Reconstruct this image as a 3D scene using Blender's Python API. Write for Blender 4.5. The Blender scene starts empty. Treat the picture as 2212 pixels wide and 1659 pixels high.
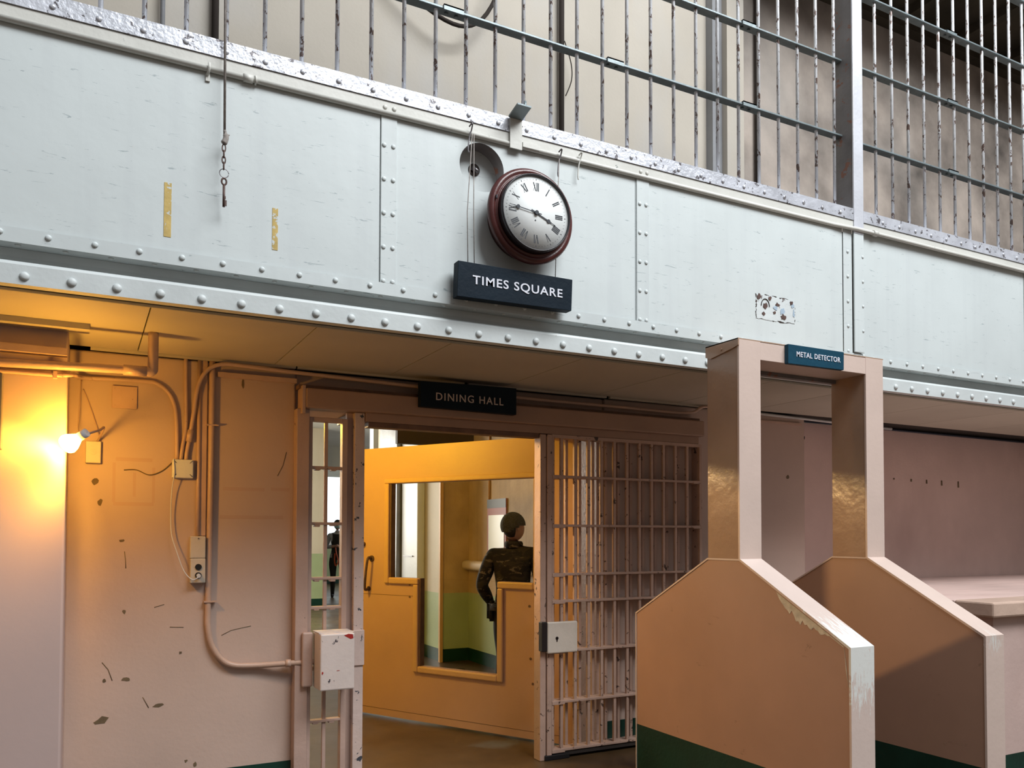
import bpy, bmesh, math, random
from mathutils import Vector, Matrix
random.seed(7)
sc = bpy.context.scene
COL = sc.collection

# ------------------------------------------------------------------ camera
F_PX, PPY, YAW, PITCH, ROLL = 1779.7, 1103.4, 0.479955, 0.0290906, 0.0026911
fw = Vector((math.sin(YAW)*math.cos(PITCH), math.cos(YAW)*math.cos(PITCH), math.sin(PITCH)))
rt = Vector((math.cos(YAW), -math.sin(YAW), 0)); up = rt.cross(fw)
rt2 = rt*math.cos(ROLL) + up*math.sin(ROLL); up2 = -rt*math.sin(ROLL) + up*math.cos(ROLL)
cam = bpy.data.objects.new('camera', bpy.data.cameras.new('camera'))
COL.objects.link(cam)
M = Matrix((rt2, up2, -fw)).transposed().to_4x4(); M.translation = Vector((0, 0, 1.5))
cam.matrix_world = M
cam.data.sensor_width = 36; cam.data.lens = F_PX/2212*36
cam.data.shift_y = (PPY-829.5)/2212
cam.data.clip_start = .05; cam.data.clip_end = 100
sc.camera = cam

# ------------------------------------------------------------------ world, exposure, large lights
sc.view_settings.view_transform = 'Standard'; sc.view_settings.look = 'None'
sc.view_settings.exposure = 0.0; sc.view_settings.gamma = 1.0
sc.view_settings.use_curve_mapping = False
w = bpy.data.worlds.new('world'); sc.world = w; w.use_nodes = True
nt = w.node_tree; bg = nt.nodes['Background']
bg.inputs[1].default_value = 1.0
# dim hall all round, brighter towards the roof lights
tcw = nt.nodes.new('ShaderNodeTexCoord'); sxw = nt.nodes.new('ShaderNodeSeparateXYZ'); rpw = nt.nodes.new('ShaderNodeValToRGB')
nt.links.new(tcw.outputs['Generated'], sxw.inputs[0]); nt.links.new(sxw.outputs['Z'], rpw.inputs[0]); nt.links.new(rpw.outputs[0], bg.inputs[0])
rpw.color_ramp.elements[0].position = 0.0; rpw.color_ramp.elements[0].color = (.150, .120, .100, 1)
rpw.color_ramp.elements[1].position = .75; rpw.color_ramp.elements[1].color = (.33, .36, .39, 1)

def area(name, loc, target, sx, sy, power, color):
    l = bpy.data.lights.new(name, 'AREA'); l.shape = 'RECTANGLE'; l.size = sx; l.size_y = sy
    l.energy = power; l.color = color
    o = bpy.data.objects.new(name, l); COL.objects.link(o); o.location = loc
    o.rotation_euler = (Vector(target)-Vector(loc)).to_track_quat('-Z', 'Y').to_euler()
    return o
area('skylight', (4.6, -1.4, 9.4), (2.4, 4.2, 1.8), 7, 3.5, 1260, (0.96, 0.985, 1.0))
# daylight from the dining hall windows, left side and far end, plus an added fill
area('dining_window_light', (0.2, 13.5, 2.2), (4.2, 9.5, 1.4), 6, 2.2, 400, (1.0, 0.97, 0.88))
area('dining_far_window_light', (9.8, 20.5, 2.6), (5.0, 19, 1.0), 4, 2.4, 170, (0.96, 0.98, 1.0))
area('dining_rear_fill', (0.0, 14.6, 2.5), (3.4, 17.0, 1.9), 3, 2, 170, (1.0, .98, .9))  # added fill light to brighten the cream far wall
# warm lamp on the dining hall side, left of the yellow door
pl = bpy.data.lights.new('vestibule_lamp', 'POINT'); pl.energy = 86; pl.color = (1.0, .60, .035); pl.shadow_soft_size = .05
plo = bpy.data.objects.new('vestibule_lamp', pl); COL.objects.link(plo); plo.location = (1.0, 6.1, 2.42)
vs = bpy.data.lights.new('vestibule_spot', 'SPOT'); vs.energy = 190; vs.color = (1.0, .64, .38); vs.spot_size = math.radians(50); vs.spot_blend = .8; vs.shadow_soft_size = .05
vo = bpy.data.objects.new('vestibule_spot', vs); COL.objects.link(vo); vo.location = (1.0, 6.1, 2.42)
vo.rotation_euler = Vector((2.5, -2.95, -1.45)).to_track_quat('-Z', 'Y').to_euler()

# ------------------------------------------------------------------ materials
def mat_base(name):
    m = bpy.data.materials.new(name); m.use_nodes = True
    nt = m.node_tree; b = nt.nodes['Principled BSDF']
    return m, nt, b
def N(nt, t, **kw):
    n = nt.nodes.new(t)
    for k, v in kw.items(): setattr(n, k, v)
    return n
def coords(nt, scale=(1, 1, 1)):
    tc = N(nt, 'ShaderNodeTexCoord'); oi = N(nt, 'ShaderNodeObjectInfo')
    ml = N(nt, 'ShaderNodeMath', operation='MULTIPLY'); ml.inputs[1].default_value = 17.3
    nt.links.new(oi.outputs['Random'], ml.inputs[0])
    mp = N(nt, 'ShaderNodeMapping'); mp.inputs['Scale'].default_value = scale
    nt.links.new(tc.outputs['Object'], mp.inputs['Vector']); nt.links.new(ml.outputs[0], mp.inputs['Location'])
    return mp
def noise(nt, co, scale, detail=4, rough=.55, dist=0):
    n = N(nt, 'ShaderNodeTexNoise'); n.inputs['Scale'].default_value = scale
    n.inputs['Detail'].default_value = detail; n.inputs['Roughness'].default_value = rough
    n.inputs['Distortion'].default_value = dist
    nt.links.new(co.outputs[0], n.inputs['Vector']); return n
def ramp(nt, src, p0, p1, c0=(0, 0, 0, 1), c1=(1, 1, 1, 1)):
    r = N(nt, 'ShaderNodeValToRGB'); e = r.color_ramp.elements
    e[0].position = p0; e[0].color = c0; e[1].position = p1; e[1].color = c1
    nt.links.new(src, r.inputs[0]); return r
def mix(nt, fac, a, b, blend='MIX'):
    m = N(nt, 'ShaderNodeMix', data_type='RGBA', blend_type=blend)
    if isinstance(fac, (int, float)): m.inputs[0].default_value = fac
    else: nt.links.new(fac, m.inputs[0])
    for i, v in ((6, a), (7, b)):
        if isinstance(v, tuple): m.inputs[i].default_value = (*v[:3], 1)
        else: nt.links.new(v, m.inputs[i])
    return m.outputs[2]
def paint(name, col, rough=.55, var=.12, scale=1.6, chips=None, chip_at=.66, chip_scale=14, bump=.15, bump_scale=40,
          metallic=0, streak=None, coords_scale=(1, 1, 1), spec=.5, scratches=None, worn=None):
    m, nt, b = mat_base(name)
    co = coords(nt, coords_scale)
    n1 = noise(nt, co, scale, 5)
    lo = tuple(c*(1-var) for c in col); hi = tuple(min(1, c*(1+var*.6)) for c in col)
    c = ramp(nt, n1.outputs[0], .3, .7, (*lo, 1), (*hi, 1)).outputs[0]
    if streak:
        cs = coords(nt, (streak[2] if len(streak) > 2 else 9, 9, .5))
        ns = noise(nt, cs, 1.3, 4)
        c = mix(nt, ramp(nt, ns.outputs[0], .5, .75, (0, 0, 0, 1), (streak[1],)*3+(1,)).outputs[0], c, streak[0])
    if scratches:
        cs = coords(nt, scratches[2] if len(scratches) > 2 else (1.6, 1.6, 7)); ns = noise(nt, cs, 1.5, 7, .7, .8); sa = scratches[3] if len(scratches) > 3 else .70
        c = mix(nt, ramp(nt, ns.outputs[0], sa, sa+.03, (0, 0, 0, 1), (scratches[1],)*3+(1,)).outputs[0], c, scratches[0])
    r_in = None
    if chips:
        nc = noise(nt, co, chip_scale, 6, .65, .4)
        f = ramp(nt, nc.outputs[0], chip_at, chip_at+.012)
        c = mix(nt, f.outputs[0], c, chips)
    if worn:   # (centre, radius, colour): paint rubbed off around one spot of the thing
        tc = N(nt, 'ShaderNodeTexCoord')
        vd = N(nt, 'ShaderNodeVectorMath', operation='DISTANCE'); nt.links.new(tc.outputs['Object'], vd.inputs[0])
        vd.inputs[1].default_value = worn[0]
        nw_ = noise(nt, tc, 16, 7, .7, .8); nw = N(nt, 'ShaderNodeMath', operation='MULTIPLY_ADD'); nt.links.new(nw_.outputs[0], nw.inputs[0]); nw.inputs[1].default_value = 3.0; nw.inputs[2].default_value = -1.2
        ma = N(nt, 'ShaderNodeMath', operation='MULTIPLY_ADD'); nt.links.new(vd.outputs['Value'], ma.inputs[0])
        ma.inputs[1].default_value = -1/worn[1]; ma.inputs[2].default_value = worn[3] if len(worn) > 3 else .55
        ad = N(nt, 'ShaderNodeMath', operation='ADD'); nt.links.new(ma.outputs[0], ad.inputs[0]); nt.links.new(nw.outputs[0], ad.inputs[1])
        f = ramp(nt, ad.outputs[0], .66, .72)
        c = mix(nt, f.outputs[0], c, worn[2])
    nt.links.new(c, b.inputs['Base Color'])
    b.inputs['Roughness'].default_value = rough; b.inputs['Metallic'].default_value = metallic
    b.inputs['Specular IOR Level'].default_value = spec
    if bump:
        nb = noise(nt, co, bump_scale, 4)
        bp = N(nt, 'ShaderNodeBump'); bp.inputs['Strength'].default_value = bump; bp.inputs['Distance'].default_value = .01
        nt.links.new(nb.outputs[0], bp.inputs['Height']); nt.links.new(bp.outputs[0], b.inputs['Normal'])
    return m
def flat(name, col, rough=.6, metallic=0, emit=None, es=1, trans=0):
    m, nt, b = mat_base(name)
    b.inputs['Base Color'].default_value = (*col, 1); b.inputs['Roughness'].default_value = rough
    b.inputs['Metallic'].default_value = metallic
    if emit: b.inputs['Emission Color'].default_value = (*emit, 1); b.inputs['Emission Strength'].default_value = es
    if trans: b.inputs['Transmission Weight'].default_value = trans; b.inputs['IOR'].default_value = 1.02
    return m

PINK = (.51, .385, .325)
M_wall = paint('wall_paint', PINK, .6, .13, 1.1, chips=(.16, .12, .08), chip_at=.745, chip_scale=6, bump=.12, scratches=((.36, .25, .2), .35))
M_wall_far = paint('right_wall_paint', (.68, .50, .45), .6, .18, .9, bump=.12, streak=((.38, .24, .21), .45, 1.0))
M_pier = paint('pier_paint', (.49, .375, .35), .6, .08, .8, bump=.04)
M_fascia = paint('fascia_paint', (.60, .655, .66), .48, .06, 1.6, chips=(.10, .12, .14), chip_at=.755, chip_scale=11, bump=.12, bump_scale=9, scratches=((.27, .33, .35), .7, (7, 7, 48), .625), streak=((.50, .54, .56), .3))
M_girder = paint('girder_paint', (.60, .645, .648), .46, .1, 3, chips=(.3, .24, .18), chip_at=.71, chip_scale=24, bump=.1)
M_cream = paint('cream_trim_paint', (.62, .62, .58), .45, .1, 3, chips=(.10, .13, .13), chip_at=.69, chip_scale=12, bump=.1)
M_silver = paint('silver_paint', (.60, .62, .68), .3, .22, 9, chips=(.12, .11, .12), chip_at=.60, chip_scale=24, metallic=.3, bump=.3)
M_bar = paint('bar_paint', (.74, .76, .80), .35, .15, 9, chips=(.16, .11, .095), chip_at=.57, chip_scale=38, metallic=.15, bump=.4, coords_scale=(1, 1, .5))
M_rail = paint('rail_paint', (.20, .245, .26), .4, .2, 8, chips=(.1, .1, .1), chip_at=.66, chip_scale=30, metallic=.3)
M_post = paint('post_paint', (.66, .68, .74), .38, .12, 3, chips=(.2, .2, .22), chip_at=.72, chip_scale=20, metallic=.25)
M_postd = paint('post_web_paint', (.16, .15, .15), .5, .25, 6, chips=(.2, .09, .06), chip_at=.6, chip_scale=14)
M_soffit = paint('soffit_paint', (.50, .46, .38), .65, .1, 1.2, chips=(.12, .08, .05), chip_at=.76, chip_scale=9, bump=.06)
M_gap = flat('dark_gap', (.03, .022, .018), .9)
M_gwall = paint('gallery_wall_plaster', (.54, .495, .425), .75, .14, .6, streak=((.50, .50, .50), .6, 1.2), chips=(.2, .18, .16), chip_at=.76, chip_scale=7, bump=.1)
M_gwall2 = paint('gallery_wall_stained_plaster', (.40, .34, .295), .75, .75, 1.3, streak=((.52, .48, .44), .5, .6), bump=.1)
M_gceil = paint('gallery_ceiling_paint', (.075, .06, .04), .9, .4, 2, bump=.2)
M_greycol = paint('grey_pilaster_paint', (.30, .31, .33), .7, .25, 2, streak=((.2, .2, .2), .6, 4))
M_green = paint('green_base_paint', (.003, .036, .024), .4, .25, 5, chips=(.25, .3, .25), chip_at=.76, chip_scale=20)
M_gate = paint('gate_paint', (.49, .335, .265), .45, .12, 6, chips=(.07, .045, .035), chip_at=.625, chip_scale=20, bump=.25)
M_frame = paint('frame_paint', (.47, .33, .275), .5, .12, 4, chips=(.06, .04, .03), chip_at=.69, chip_scale=16, bump=.2)
M_mull = paint('mullion_paint', (.60, .47, .42), .5, .12, 4, chips=(.05, .055, .07), chip_at=.61, chip_scale=18, bump=.2)
M_header = paint('header_paint', (.36, .23, .165), .5, .1, 3, chips=(.07, .04, .03), chip_at=.72, chip_scale=12)
M_darkhead = paint('lintel_paint', (.17, .095, .06), .6, .35, 8)
M_box = paint('lock_box_paint', (.66, .57, .53), .45, .08, 4, chips=(.06, .05, .06), chip_at=.68, chip_scale=12, bump=.15)
M_red = flat('red_paint', (.35, .02, .015), .5)
M_plate = paint('cream_plate_paint', (.68, .62, .54), .5, .1, 5, chips=(.25, .18, .12), chip_at=.72, chip_scale=14)
M_det = paint('detector_side_paint', (.43, .26, .185), .42, .10, 1.6, scratches=((.2, .12, .08), .45, (4, 4, 9), .66), bump=.05, bump_scale=8)  # same pink paint as the edges, side shade mixed into the colour
M_dpost = paint('detector_post_paint', (.40, .265, .185), .22, .12, 2.2, bump=.45, bump_scale=6)  # edge paint again, darkened where the post lies in shade
M_strip = paint('detector_edge_paint', (.66, .535, .48), .42, .06, 3, worn=((-.5, -.84, .97), .36, (.74, .75, .72), .95), bump=.08)
M_strip2 = paint('detector_right_edge_paint', (.66, .52, .455), .42, .06, 3, worn=((.5, -.82, .95), .16, (.72, .70, .66)), bump=.08)
M_yellow = paint('yellow_door_paint', (.60, .36, .235), .45, .07, 2, chips=(.18, .1, .03), chip_at=.75, chip_scale=9, bump=.08)
M_yframe = paint('door_moulding_paint', (.64, .39, .20), .45, .06, 5)
M_glass = flat('window_glass', (1, 1, 1), .02, trans=1)
M_pipe = paint('pipe_paint', (.52, .36, .28), .4, .12, 5, chips=(.12, .12, .16), chip_at=.71, chip_scale=18)
M_pipec = paint('pale_conduit_paint', (.60, .60, .60), .4, .12, 5)
M_white = paint('white_enamel', (.62, .64, .68), .4, .06, 5)
M_outlet = paint('outlet_plate_paint', (.56, .50, .42), .45, .1, 8, chips=(.12, .09, .06), chip_at=.68, chip_scale=30)
M_black = flat('black_plastic', (.012, .012, .014), .4)
M_sign = paint('sign_black', (.004, .012, .022), .55, .2, 4, spec=.15, chips=(.2, .2, .22), chip_at=.78, chip_scale=26)
M_signt = paint('sign_teal', (.008, .055, .095), .5, .15, 4, spec=.2)
M_letter = flat('sign_letter', (.72, .74, .82), .5)
M_letterd = flat('sign_letter_grey', (.50, .45, .44), .5)
M_wood = paint('clock_rim_wood', (.085, .022, .02), .28, .3, 14, bump=.08)
M_bezel = flat('clock_bezel', (.02, .018, .022), .3)
M_face = paint('clock_face_enamel', (.78, .81, .81), .6, .04, 4, bump=.05)
M_ink = flat('clock_ink', (.015, .02, .03), .5)
M_rope = paint('cord_fibre', (.30, .27, .25), .8, .3, 60)
M_rust = paint('rusty_iron', (.10, .055, .045), .6, .4, 30, bump=.3)
M_steel = paint('worn_steel', (.20, .19, .20), .35, .3, 20, metallic=.7)
M_tape = paint('masking_tape', (.55, .40, .13), .7, .25, 18, chips=(.58, .63, .63), chip_at=.555, chip_scale=30)
M_chip = paint('bare_patch', (.14, .10, .055), .7, .3, 20)
M_bare = flat('bare_blue_metal', (.36, .46, .56), .5)
M_ghost = flat('faded_mark', (.49, .35, .285), .7)
M_floor, nt_, b_ = mat_base('floor_concrete')
co_ = coords(nt_); n_ = noise(nt_, co_, 1.1, 7, .6, .1); n2_ = noise(nt_, co_, .8, 5, .55, .1)
c_ = ramp(nt_, n_.outputs[0], .35, .65, (.050, .028, .012, 1), (.105, .065, .030, 1)).outputs[0]
c_ = mix(nt_, ramp(nt_, n2_.outputs[0], .60, .66).outputs[0], c_, (.12, .12, .11))
nt_.links.new(c_, b_.inputs['Base Color'])
nt_.links.new(ramp(nt_, n2_.outputs[0], .3, .7, (.22,)*3+(1,), (.5,)*3+(1,)).outputs[0], b_.inputs['Roughness'])
M_cream_in = paint('dining_wall_cream', (.60, .53, .40), .6, .1, 1.2, streak=((.5, .4, .27), .5, 5))
M_tan_in = paint('dining_wall_tan', (.50, .36, .20), .7, .22, 2.4, streak=((.34, .24, .13), .6, 3), bump=.3)
M_green_in = paint('dining_wall_green', (.36, .44, .24), .5, .12, 2)
M_pale_in = paint('dining_room_white', (.66, .66, .60), .6, .06, 1)
M_locker = paint('locker_white', (.66, .70, .74), .4, .05, 2)
M_skin = paint('skin', (.42, .24, .18), .5, .08, 20, bump=.05)
M_hair = paint('hair', (.012, .010, .010), .5, .2, 60)
def camo_mat():
    m, nt, b = mat_base('camouflage_cloth'); co = coords(nt, (1, 1, 2.2))
    a = noise(nt, co, 9, 3, .5, .6); d = noise(nt, co, 13, 3, .5, .8)
    c = ramp(nt, a.outputs[0], .50, .53, (.010, .009, .007, 1), (.035, .028, .018, 1)).outputs[0]
    c = mix(nt, ramp(nt, d.outputs[0], .62, .64).outputs[0], c, (.16, .12, .075))
    nt.links.new(c, b.inputs['Base Color']); b.inputs['Roughness'].default_value = .8
    return m
M_camo = camo_mat()
M_dark = paint('dark_cloth', (.012, .012, .014), .8, .3, 20)
M_knit = paint('knitted_cap_wool', (.075, .078, .070), .9, .4, 90, bump=.5, bump_scale=160)
M_greycloth = paint('grey_cloth', (.36, .38, .44), .8, .1, 20)
M_mask = flat('blue_mask', (.35, .55, .62), .7)
M_orange = flat('orange_strap', (.55, .08, .02), .6)

# ------------------------------------------------------------------ mesh helpers
def box(bm, x0, x1, y0, y1, z0, z1, mi=0):
    v = [bm.verts.new((x, y, z)) for x in (x0, x1) for y in (y0, y1) for z in (z0, z1)]
    for f in ((0, 1, 3, 2), (4, 6, 7, 5), (0, 4, 5, 1), (2, 3, 7, 6), (0, 2, 6, 4), (1, 5, 7, 3)):
        bm.faces.new([v[i] for i in f]).material_index = mi
def prism(bm, pts, ax, a0, a1, mi=0):
    """polygon of 2-D points extruded along axis ax from a0 to a1 (points are the other two coordinates, in xyz order)"""
    def mk(p, a):
        q = list(p); q.insert('xyz'.index(ax), a); return bm.verts.new(q)
    A = [mk(p, a0) for p in pts]; B = [mk(p, a1) for p in pts]
    bm.faces.new(A).material_index = mi; bm.faces.new(B[::-1]).material_index = mi
    n = len(pts)
    for i in range(n):
        bm.faces.new((A[i], B[i], B[(i+1) % n], A[(i+1) % n])).material_index = mi
def ringpts(c, n, r, seg, e=None):
    n = Vector(n).normalized(); a = n.orthogonal().normalized() if e is None else e; b = n.cross(a)
    return [Vector(c)+a*r*math.cos(t)+b*r*math.sin(t) for t in (2*math.pi*i/seg for i in range(seg))]
def tube(bm, pts, r, seg=10, mi=0, closed=False):
    pts = [Vector(p) for p in pts]; n = len(pts); rings = []; e = None
    for i, p in enumerate(pts):
        if closed: d = pts[(i+1) % n]-pts[i-1]
        else: d = (pts[min(i+1, n-1)]-pts[max(i-1, 0)])
        d.normalize()
        if e is None: e = d.orthogonal().normalized()
        e = (e-d*e.dot(d)).normalized()
        rr = r[i] if isinstance(r, (list, tuple)) else r
        rings.append([bm.verts.new(q) for q in ringpts(p, d, rr, seg, e)])
    for i in range(n if closed else n-1):
        A, B = rings[i], rings[(i+1) % n]
        for j in range(seg):
            f = bm.faces.new((A[j], A[(j+1) % seg], B[(j+1) % seg], B[j])); f.smooth = True; f.material_index = mi
    if not closed:
        bm.faces.new(rings[0][::-1]).material_index = mi; bm.faces.new(rings[-1]).material_index = mi
def smooth_path(pts, k=6):
    P = [Vector(p) for p in pts]; out = []
    for i in range(len(P)-1):
        a, b, c, d = P[max(i-1, 0)], P[i], P[i+1], P[min(i+2, len(P)-1)]
        for j in range(k):
            t = j/k
            out.append(.5*((2*b)+(c-a)*t+(2*a-5*b+4*c-d)*t*t+(3*b-a-3*c+d)*t**3))
    out.append(P[-1]); return out
def lathe(bm, prof, c, axis='y', seg=48, mi=0, smooth=True):
    """prof: (radius, offset along axis)"""
    rings = []
    for r, h in prof:
        ring = []
        for i in range(seg):
            t = 2*math.pi*i/seg; u, v = r*math.cos(t), r*math.sin(t)
            if axis == 'y': p = (c[0]+u, c[1]+h, c[2]+v)
            elif axis == 'z': p = (c[0]+u, c[1]+v, c[2]+h)
            else: p = (c[0]+h, c[1]+u, c[2]+v)
            ring.append(bm.verts.new(p))
        rings.append(ring)
    for A, B in zip(rings, rings[1:]):
        for j in range(seg):
            f = bm.faces.new((A[j], A[(j+1) % seg], B[(j+1) % seg], B[j])); f.smooth = smooth; f.material_index = mi
    for R_, rev in ((rings[0], True), (rings[-1], False)):
        if abs((R_[0].co-R_[seg//2].co).length) > 1e-5:
            bm.faces.new(R_[::-1] if rev else R_).material_index = mi
    bmesh.ops.remove_doubles(bm, verts=[v for r in (rings[0], rings[-1]) for v in r], dist=1e-6)
def world_loc(o):
    p = Vector((0, 0, 0))
    while o: p += o.location; o = o.parent
    return p
def obj(name, bm, mats, parent=None, bevel=0, origin=None, seg=2):
    """links ONE mesh object; geometry is given in world metres"""
    bmesh.ops.recalc_face_normals(bm, faces=bm.faces)
    base = world_loc(parent) if parent else Vector((0, 0, 0))
    og = Vector(origin) if origin else base
    bmesh.ops.translate(bm, verts=bm.verts, vec=-og)
    me = bpy.data.meshes.new(name); bm.to_mesh(me); bm.free()
    for m in (mats if isinstance(mats, (list, tuple)) else [mats]): me.materials.append(m)
    o = bpy.data.objects.new(name, me); COL.objects.link(o); o.parent = parent
    o.location = og-base
    if bevel:
        b = o.modifiers.new('bevel', 'BEVEL'); b.width = bevel; b.segments = seg; b.limit_method = 'ANGLE'
    return o
def copy_part(o, dx=0, dy=0, dz=0, parent=None):
    c = o.copy(); COL.objects.link(c); c.parent = parent or o.parent
    c.location = o.location+Vector((dx, dy, dz)); return c
def BM(): return bmesh.new()
def B(*a, mi=0):
    bm = BM(); box(bm, *a, mi=mi); return bm
def T(pts, r, seg=10):
    bm = BM(); tube(bm, pts, r, seg); return bm
def thing(name, label, cat, loc, group=None):
    o = bpy.data.objects.new(name, None); COL.objects.link(o); o.location = loc; o.empty_display_size = .1
    return tag(o, label, cat, group)
def tag(o, label, cat, group=None):
    o['label'] = label; o['category'] = cat
    if group: o['group'] = group
    return o
def struct(name, bm, m, label=None, parent=None, **k):
    o = obj(name, bm, m, parent, **k)
    if not parent:
        o['kind'] = 'structure'
    if label: o['label'] = label
    return o
def dome(c, r, h, nrm='-y', seg=12):
    """rivet head"""
    bm = BM(); s = -1 if nrm[0] == '-' else 1; ax = nrm[1]
    prof = [(r, 0), (r*.94, s*h*.45), (r*.72, s*h*.8), (r*.38, s*h*.97), (0.0001, s*h)]
    lathe(bm, prof, c, ax, seg); return bm
def rivets(name, pts, r, h, m, parent, nrm='-y'):
    o = obj(name, dome(pts[0], r, h, nrm), m, parent, origin=pts[0])
    for p in pts[1:]:
        d = Vector(p)-Vector(pts[0]); copy_part(o, *d)
def text(name, body, x0, x1, zc, h, y, m, parent, bold=.0, spacing=1.12, depth=.002):
    cu = bpy.data.curves.new('tmp', 'FONT'); cu.body = body; cu.extrude = depth; cu.offset = bold; cu.space_character = spacing
    cu.resolution_u = 4
    t = bpy.data.objects.new('tmp', cu); COL.objects.link(t)
    dg = bpy.context.evaluated_depsgraph_get(); me = bpy.data.meshes.new_from_object(t.evaluated_get(dg))
    bpy.data.objects.remove(t); bpy.data.curves.remove(cu)
    xs = [v.co.x for v in me.vertices]; ys = [v.co.y for v in me.vertices]
    sx = (x1-x0)/(max(xs)-min(xs)); sy = h/(max(ys)-min(ys)); mx = min(xs); my = (max(ys)+min(ys))/2
    base = world_loc(parent)
    for v in me.vertices:
        X = x0+(v.co.x-mx)*sx; Z = zc+(v.co.y-my)*sy; Y = y-v.co.z
        v.co = Vector((X, Y, Z))-base
    bm = BM(); bm.from_mesh(me); bmesh.ops.remove_doubles(bm, verts=bm.verts, dist=1e-6); bm.verts.ensure_lookup_table()
    seen = set(); out = []
    for v0 in bm.verts:                                  # one part per letter
        if v0.index in seen: continue
        st = [v0]; isl = []; seen.add(v0.index)
        while st:
            v = st.pop(); isl.append(v)
            for e in v.link_edges:
                q = e.other_vert(v)
                if q.index not in seen: seen.add(q.index); st.append(q)
        ids = {v.index: k for k, v in enumerate(isl)}
        fs = {f for v in isl for f in v.link_faces}
        m2 = bpy.data.meshes.new(name); m2.from_pydata([v.co[:] for v in isl], [], [[ids[v.index] for v in f.verts] for f in fs])
        m2.materials.append(m); o = bpy.data.objects.new(name, m2); COL.objects.link(o); o.parent = parent; out.append(o)
    bm.free(); bpy.data.meshes.remove(me)
    return out

# ================================================================== SETTING
YF = 3.76      # face of the gallery fascia
YW = 4.88      # face of the wall under the gallery
ZS = 2.48      # soffit height
struct('floor', B(-6, 14, -4.5, 26, -.2, 0), M_floor)

# wall under the gallery, with the doorway x 1.10..3.28
bm = BM()
box(bm, -.08, 1.10, YW, 5.18, 0, 2.47); box(bm, 1.10, 3.28, YW+.02, 5.18, 2.24, 2.47); box(bm, 3.28, 5.25, YW, 5.18, 0, 2.47)
wall = struct('wall_back', bm, M_wall, bevel=.01)
struct('wall_right', B(5.25, 11, 5.10, 5.3, 0, 2.47), M_wall_far)
struct('wall_left', B(-2.6, -.075, 4.40, 4.90, 0, 2.47), M_pier, bevel=.012)
bm = BM(); box(bm, -.055, 1.095, YW-.004, YW, 0, .187); struct('baseboard_back', bm, M_green)
bm = BM(); box(bm, 3.29, 5.24, YW-.004, YW, 0, .187); struct('baseboard_right', bm, M_green)
struct('baseboard_left', B(-2.6, -.079, 4.394, 4.40, 0, .187), M_green)
def blob(cx, cz, w_, h_, y, n=9, seed=0, rot=0):
    rnd = random.Random(seed); bm = BM(); pts = []
    for i in range(n):
        t = 2*math.pi*i/n; r = rnd.uniform(.55, 1.1); u, v = w_*r*math.cos(t), h_*r*math.sin(t)
        pts.append((cx+u*math.cos(rot)-v*math.sin(rot), cz+u*math.sin(rot)+v*math.cos(rot)))
    prism(bm, pts, 'y', y-.0012, y+.001); return bm
for i, (x, z, a, b2, r) in enumerate([(.052, 1.776, .02, .022, .3), (.078, 1.666, .016, .02, 0), (.185, 1.463, .013, .01, 0),
        (.202, 1.082, .012, .014, 0), (.112, .725, .012, .012, 0), (.216, .721, .022, .012, 0), (.375, .569, .032, .012, .05),
        (.104, .515, .05, .024, .35), (.486, .847, .010, .009, 0), (.523, .252, .011, .009, .5), (.57, .277-.05, .010, .018, 0), (.80, 2.36, .009, .035, 0)]):
    obj('paint_chip', blob(x, z, a, b2, YW, 9, i, r), M_chip, wall)
for x0, x1, z in ((.698, .928, 1.756), (.962, 1.07, 1.760), (.683, 1.035, 1.597), (.15, .33, 1.90), (.14, .34, 1.66)):
    obj('faded_mark', B(x0, x1, YW-.0008, YW+.001, z-.010, z+.010), M_ghost, wall)
for x0, x1, z0, z1 in ((.135, .150, 1.67, 1.88), (.33, .345, 1.67, 1.86), (.235, .25, 1.70, 1.83)):
    obj('faded_mark', B(x0, x1, YW-.0008, YW+.001, z0, z1), M_ghost, wall)

for P in (((.199, 1.405), (.205, 1.36), (.207, 1.315)), ((.70, .93), (.75, .955), (.80, .965), (.86, .975)), ((.35, 1.10), (.40, 1.115)), ((.10, .82), (.13, .78), (.15, .72)), ((.43, .99), (.50, .985)), ((1.05, 1.98), (1.03, 1.90), (1.00, 1.84)), ((.30, .62), (.33, .56))):
    obj('scratch', T([(x, YW-.0002, z) for x, z in P], .0022, 5), M_chip, wall)
# soffit: painted boards with thin open joints, dark void above
struct('ceiling_void', B(-2.6, 11, 3.87, 5.2, 2.50, 2.56), M_gap)
xs = [-1.17, -.46, .246, .968, 1.66, 2.45, 3.17, 3.88, 4.6, 5.70, 6.5, 7.3, 8.1, 11]
for i, (a, b2) in enumerate(zip([-2.6]+xs[:-1], xs)):
    struct('ceiling', B(a+.003, b2-.003, 3.868, 4.83, ZS, ZS+.012), M_soffit, label='soffit board under the gallery')
struct('ceiling_border', B(-2.6, 11, 3.8605, 3.866, ZS-.0, ZS+.012), M_soffit, label='soffit border strip behind the girder')
for i, x in enumerate((.02, 1.1, 2.2, 3.3)):
    struct('trim_%d' % (i+1), B(x, x+1.07, 4.835, 4.86, ZS-.012, ZS+.01), M_soffit, label='thin batten along the back edge of the soffit')

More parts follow.
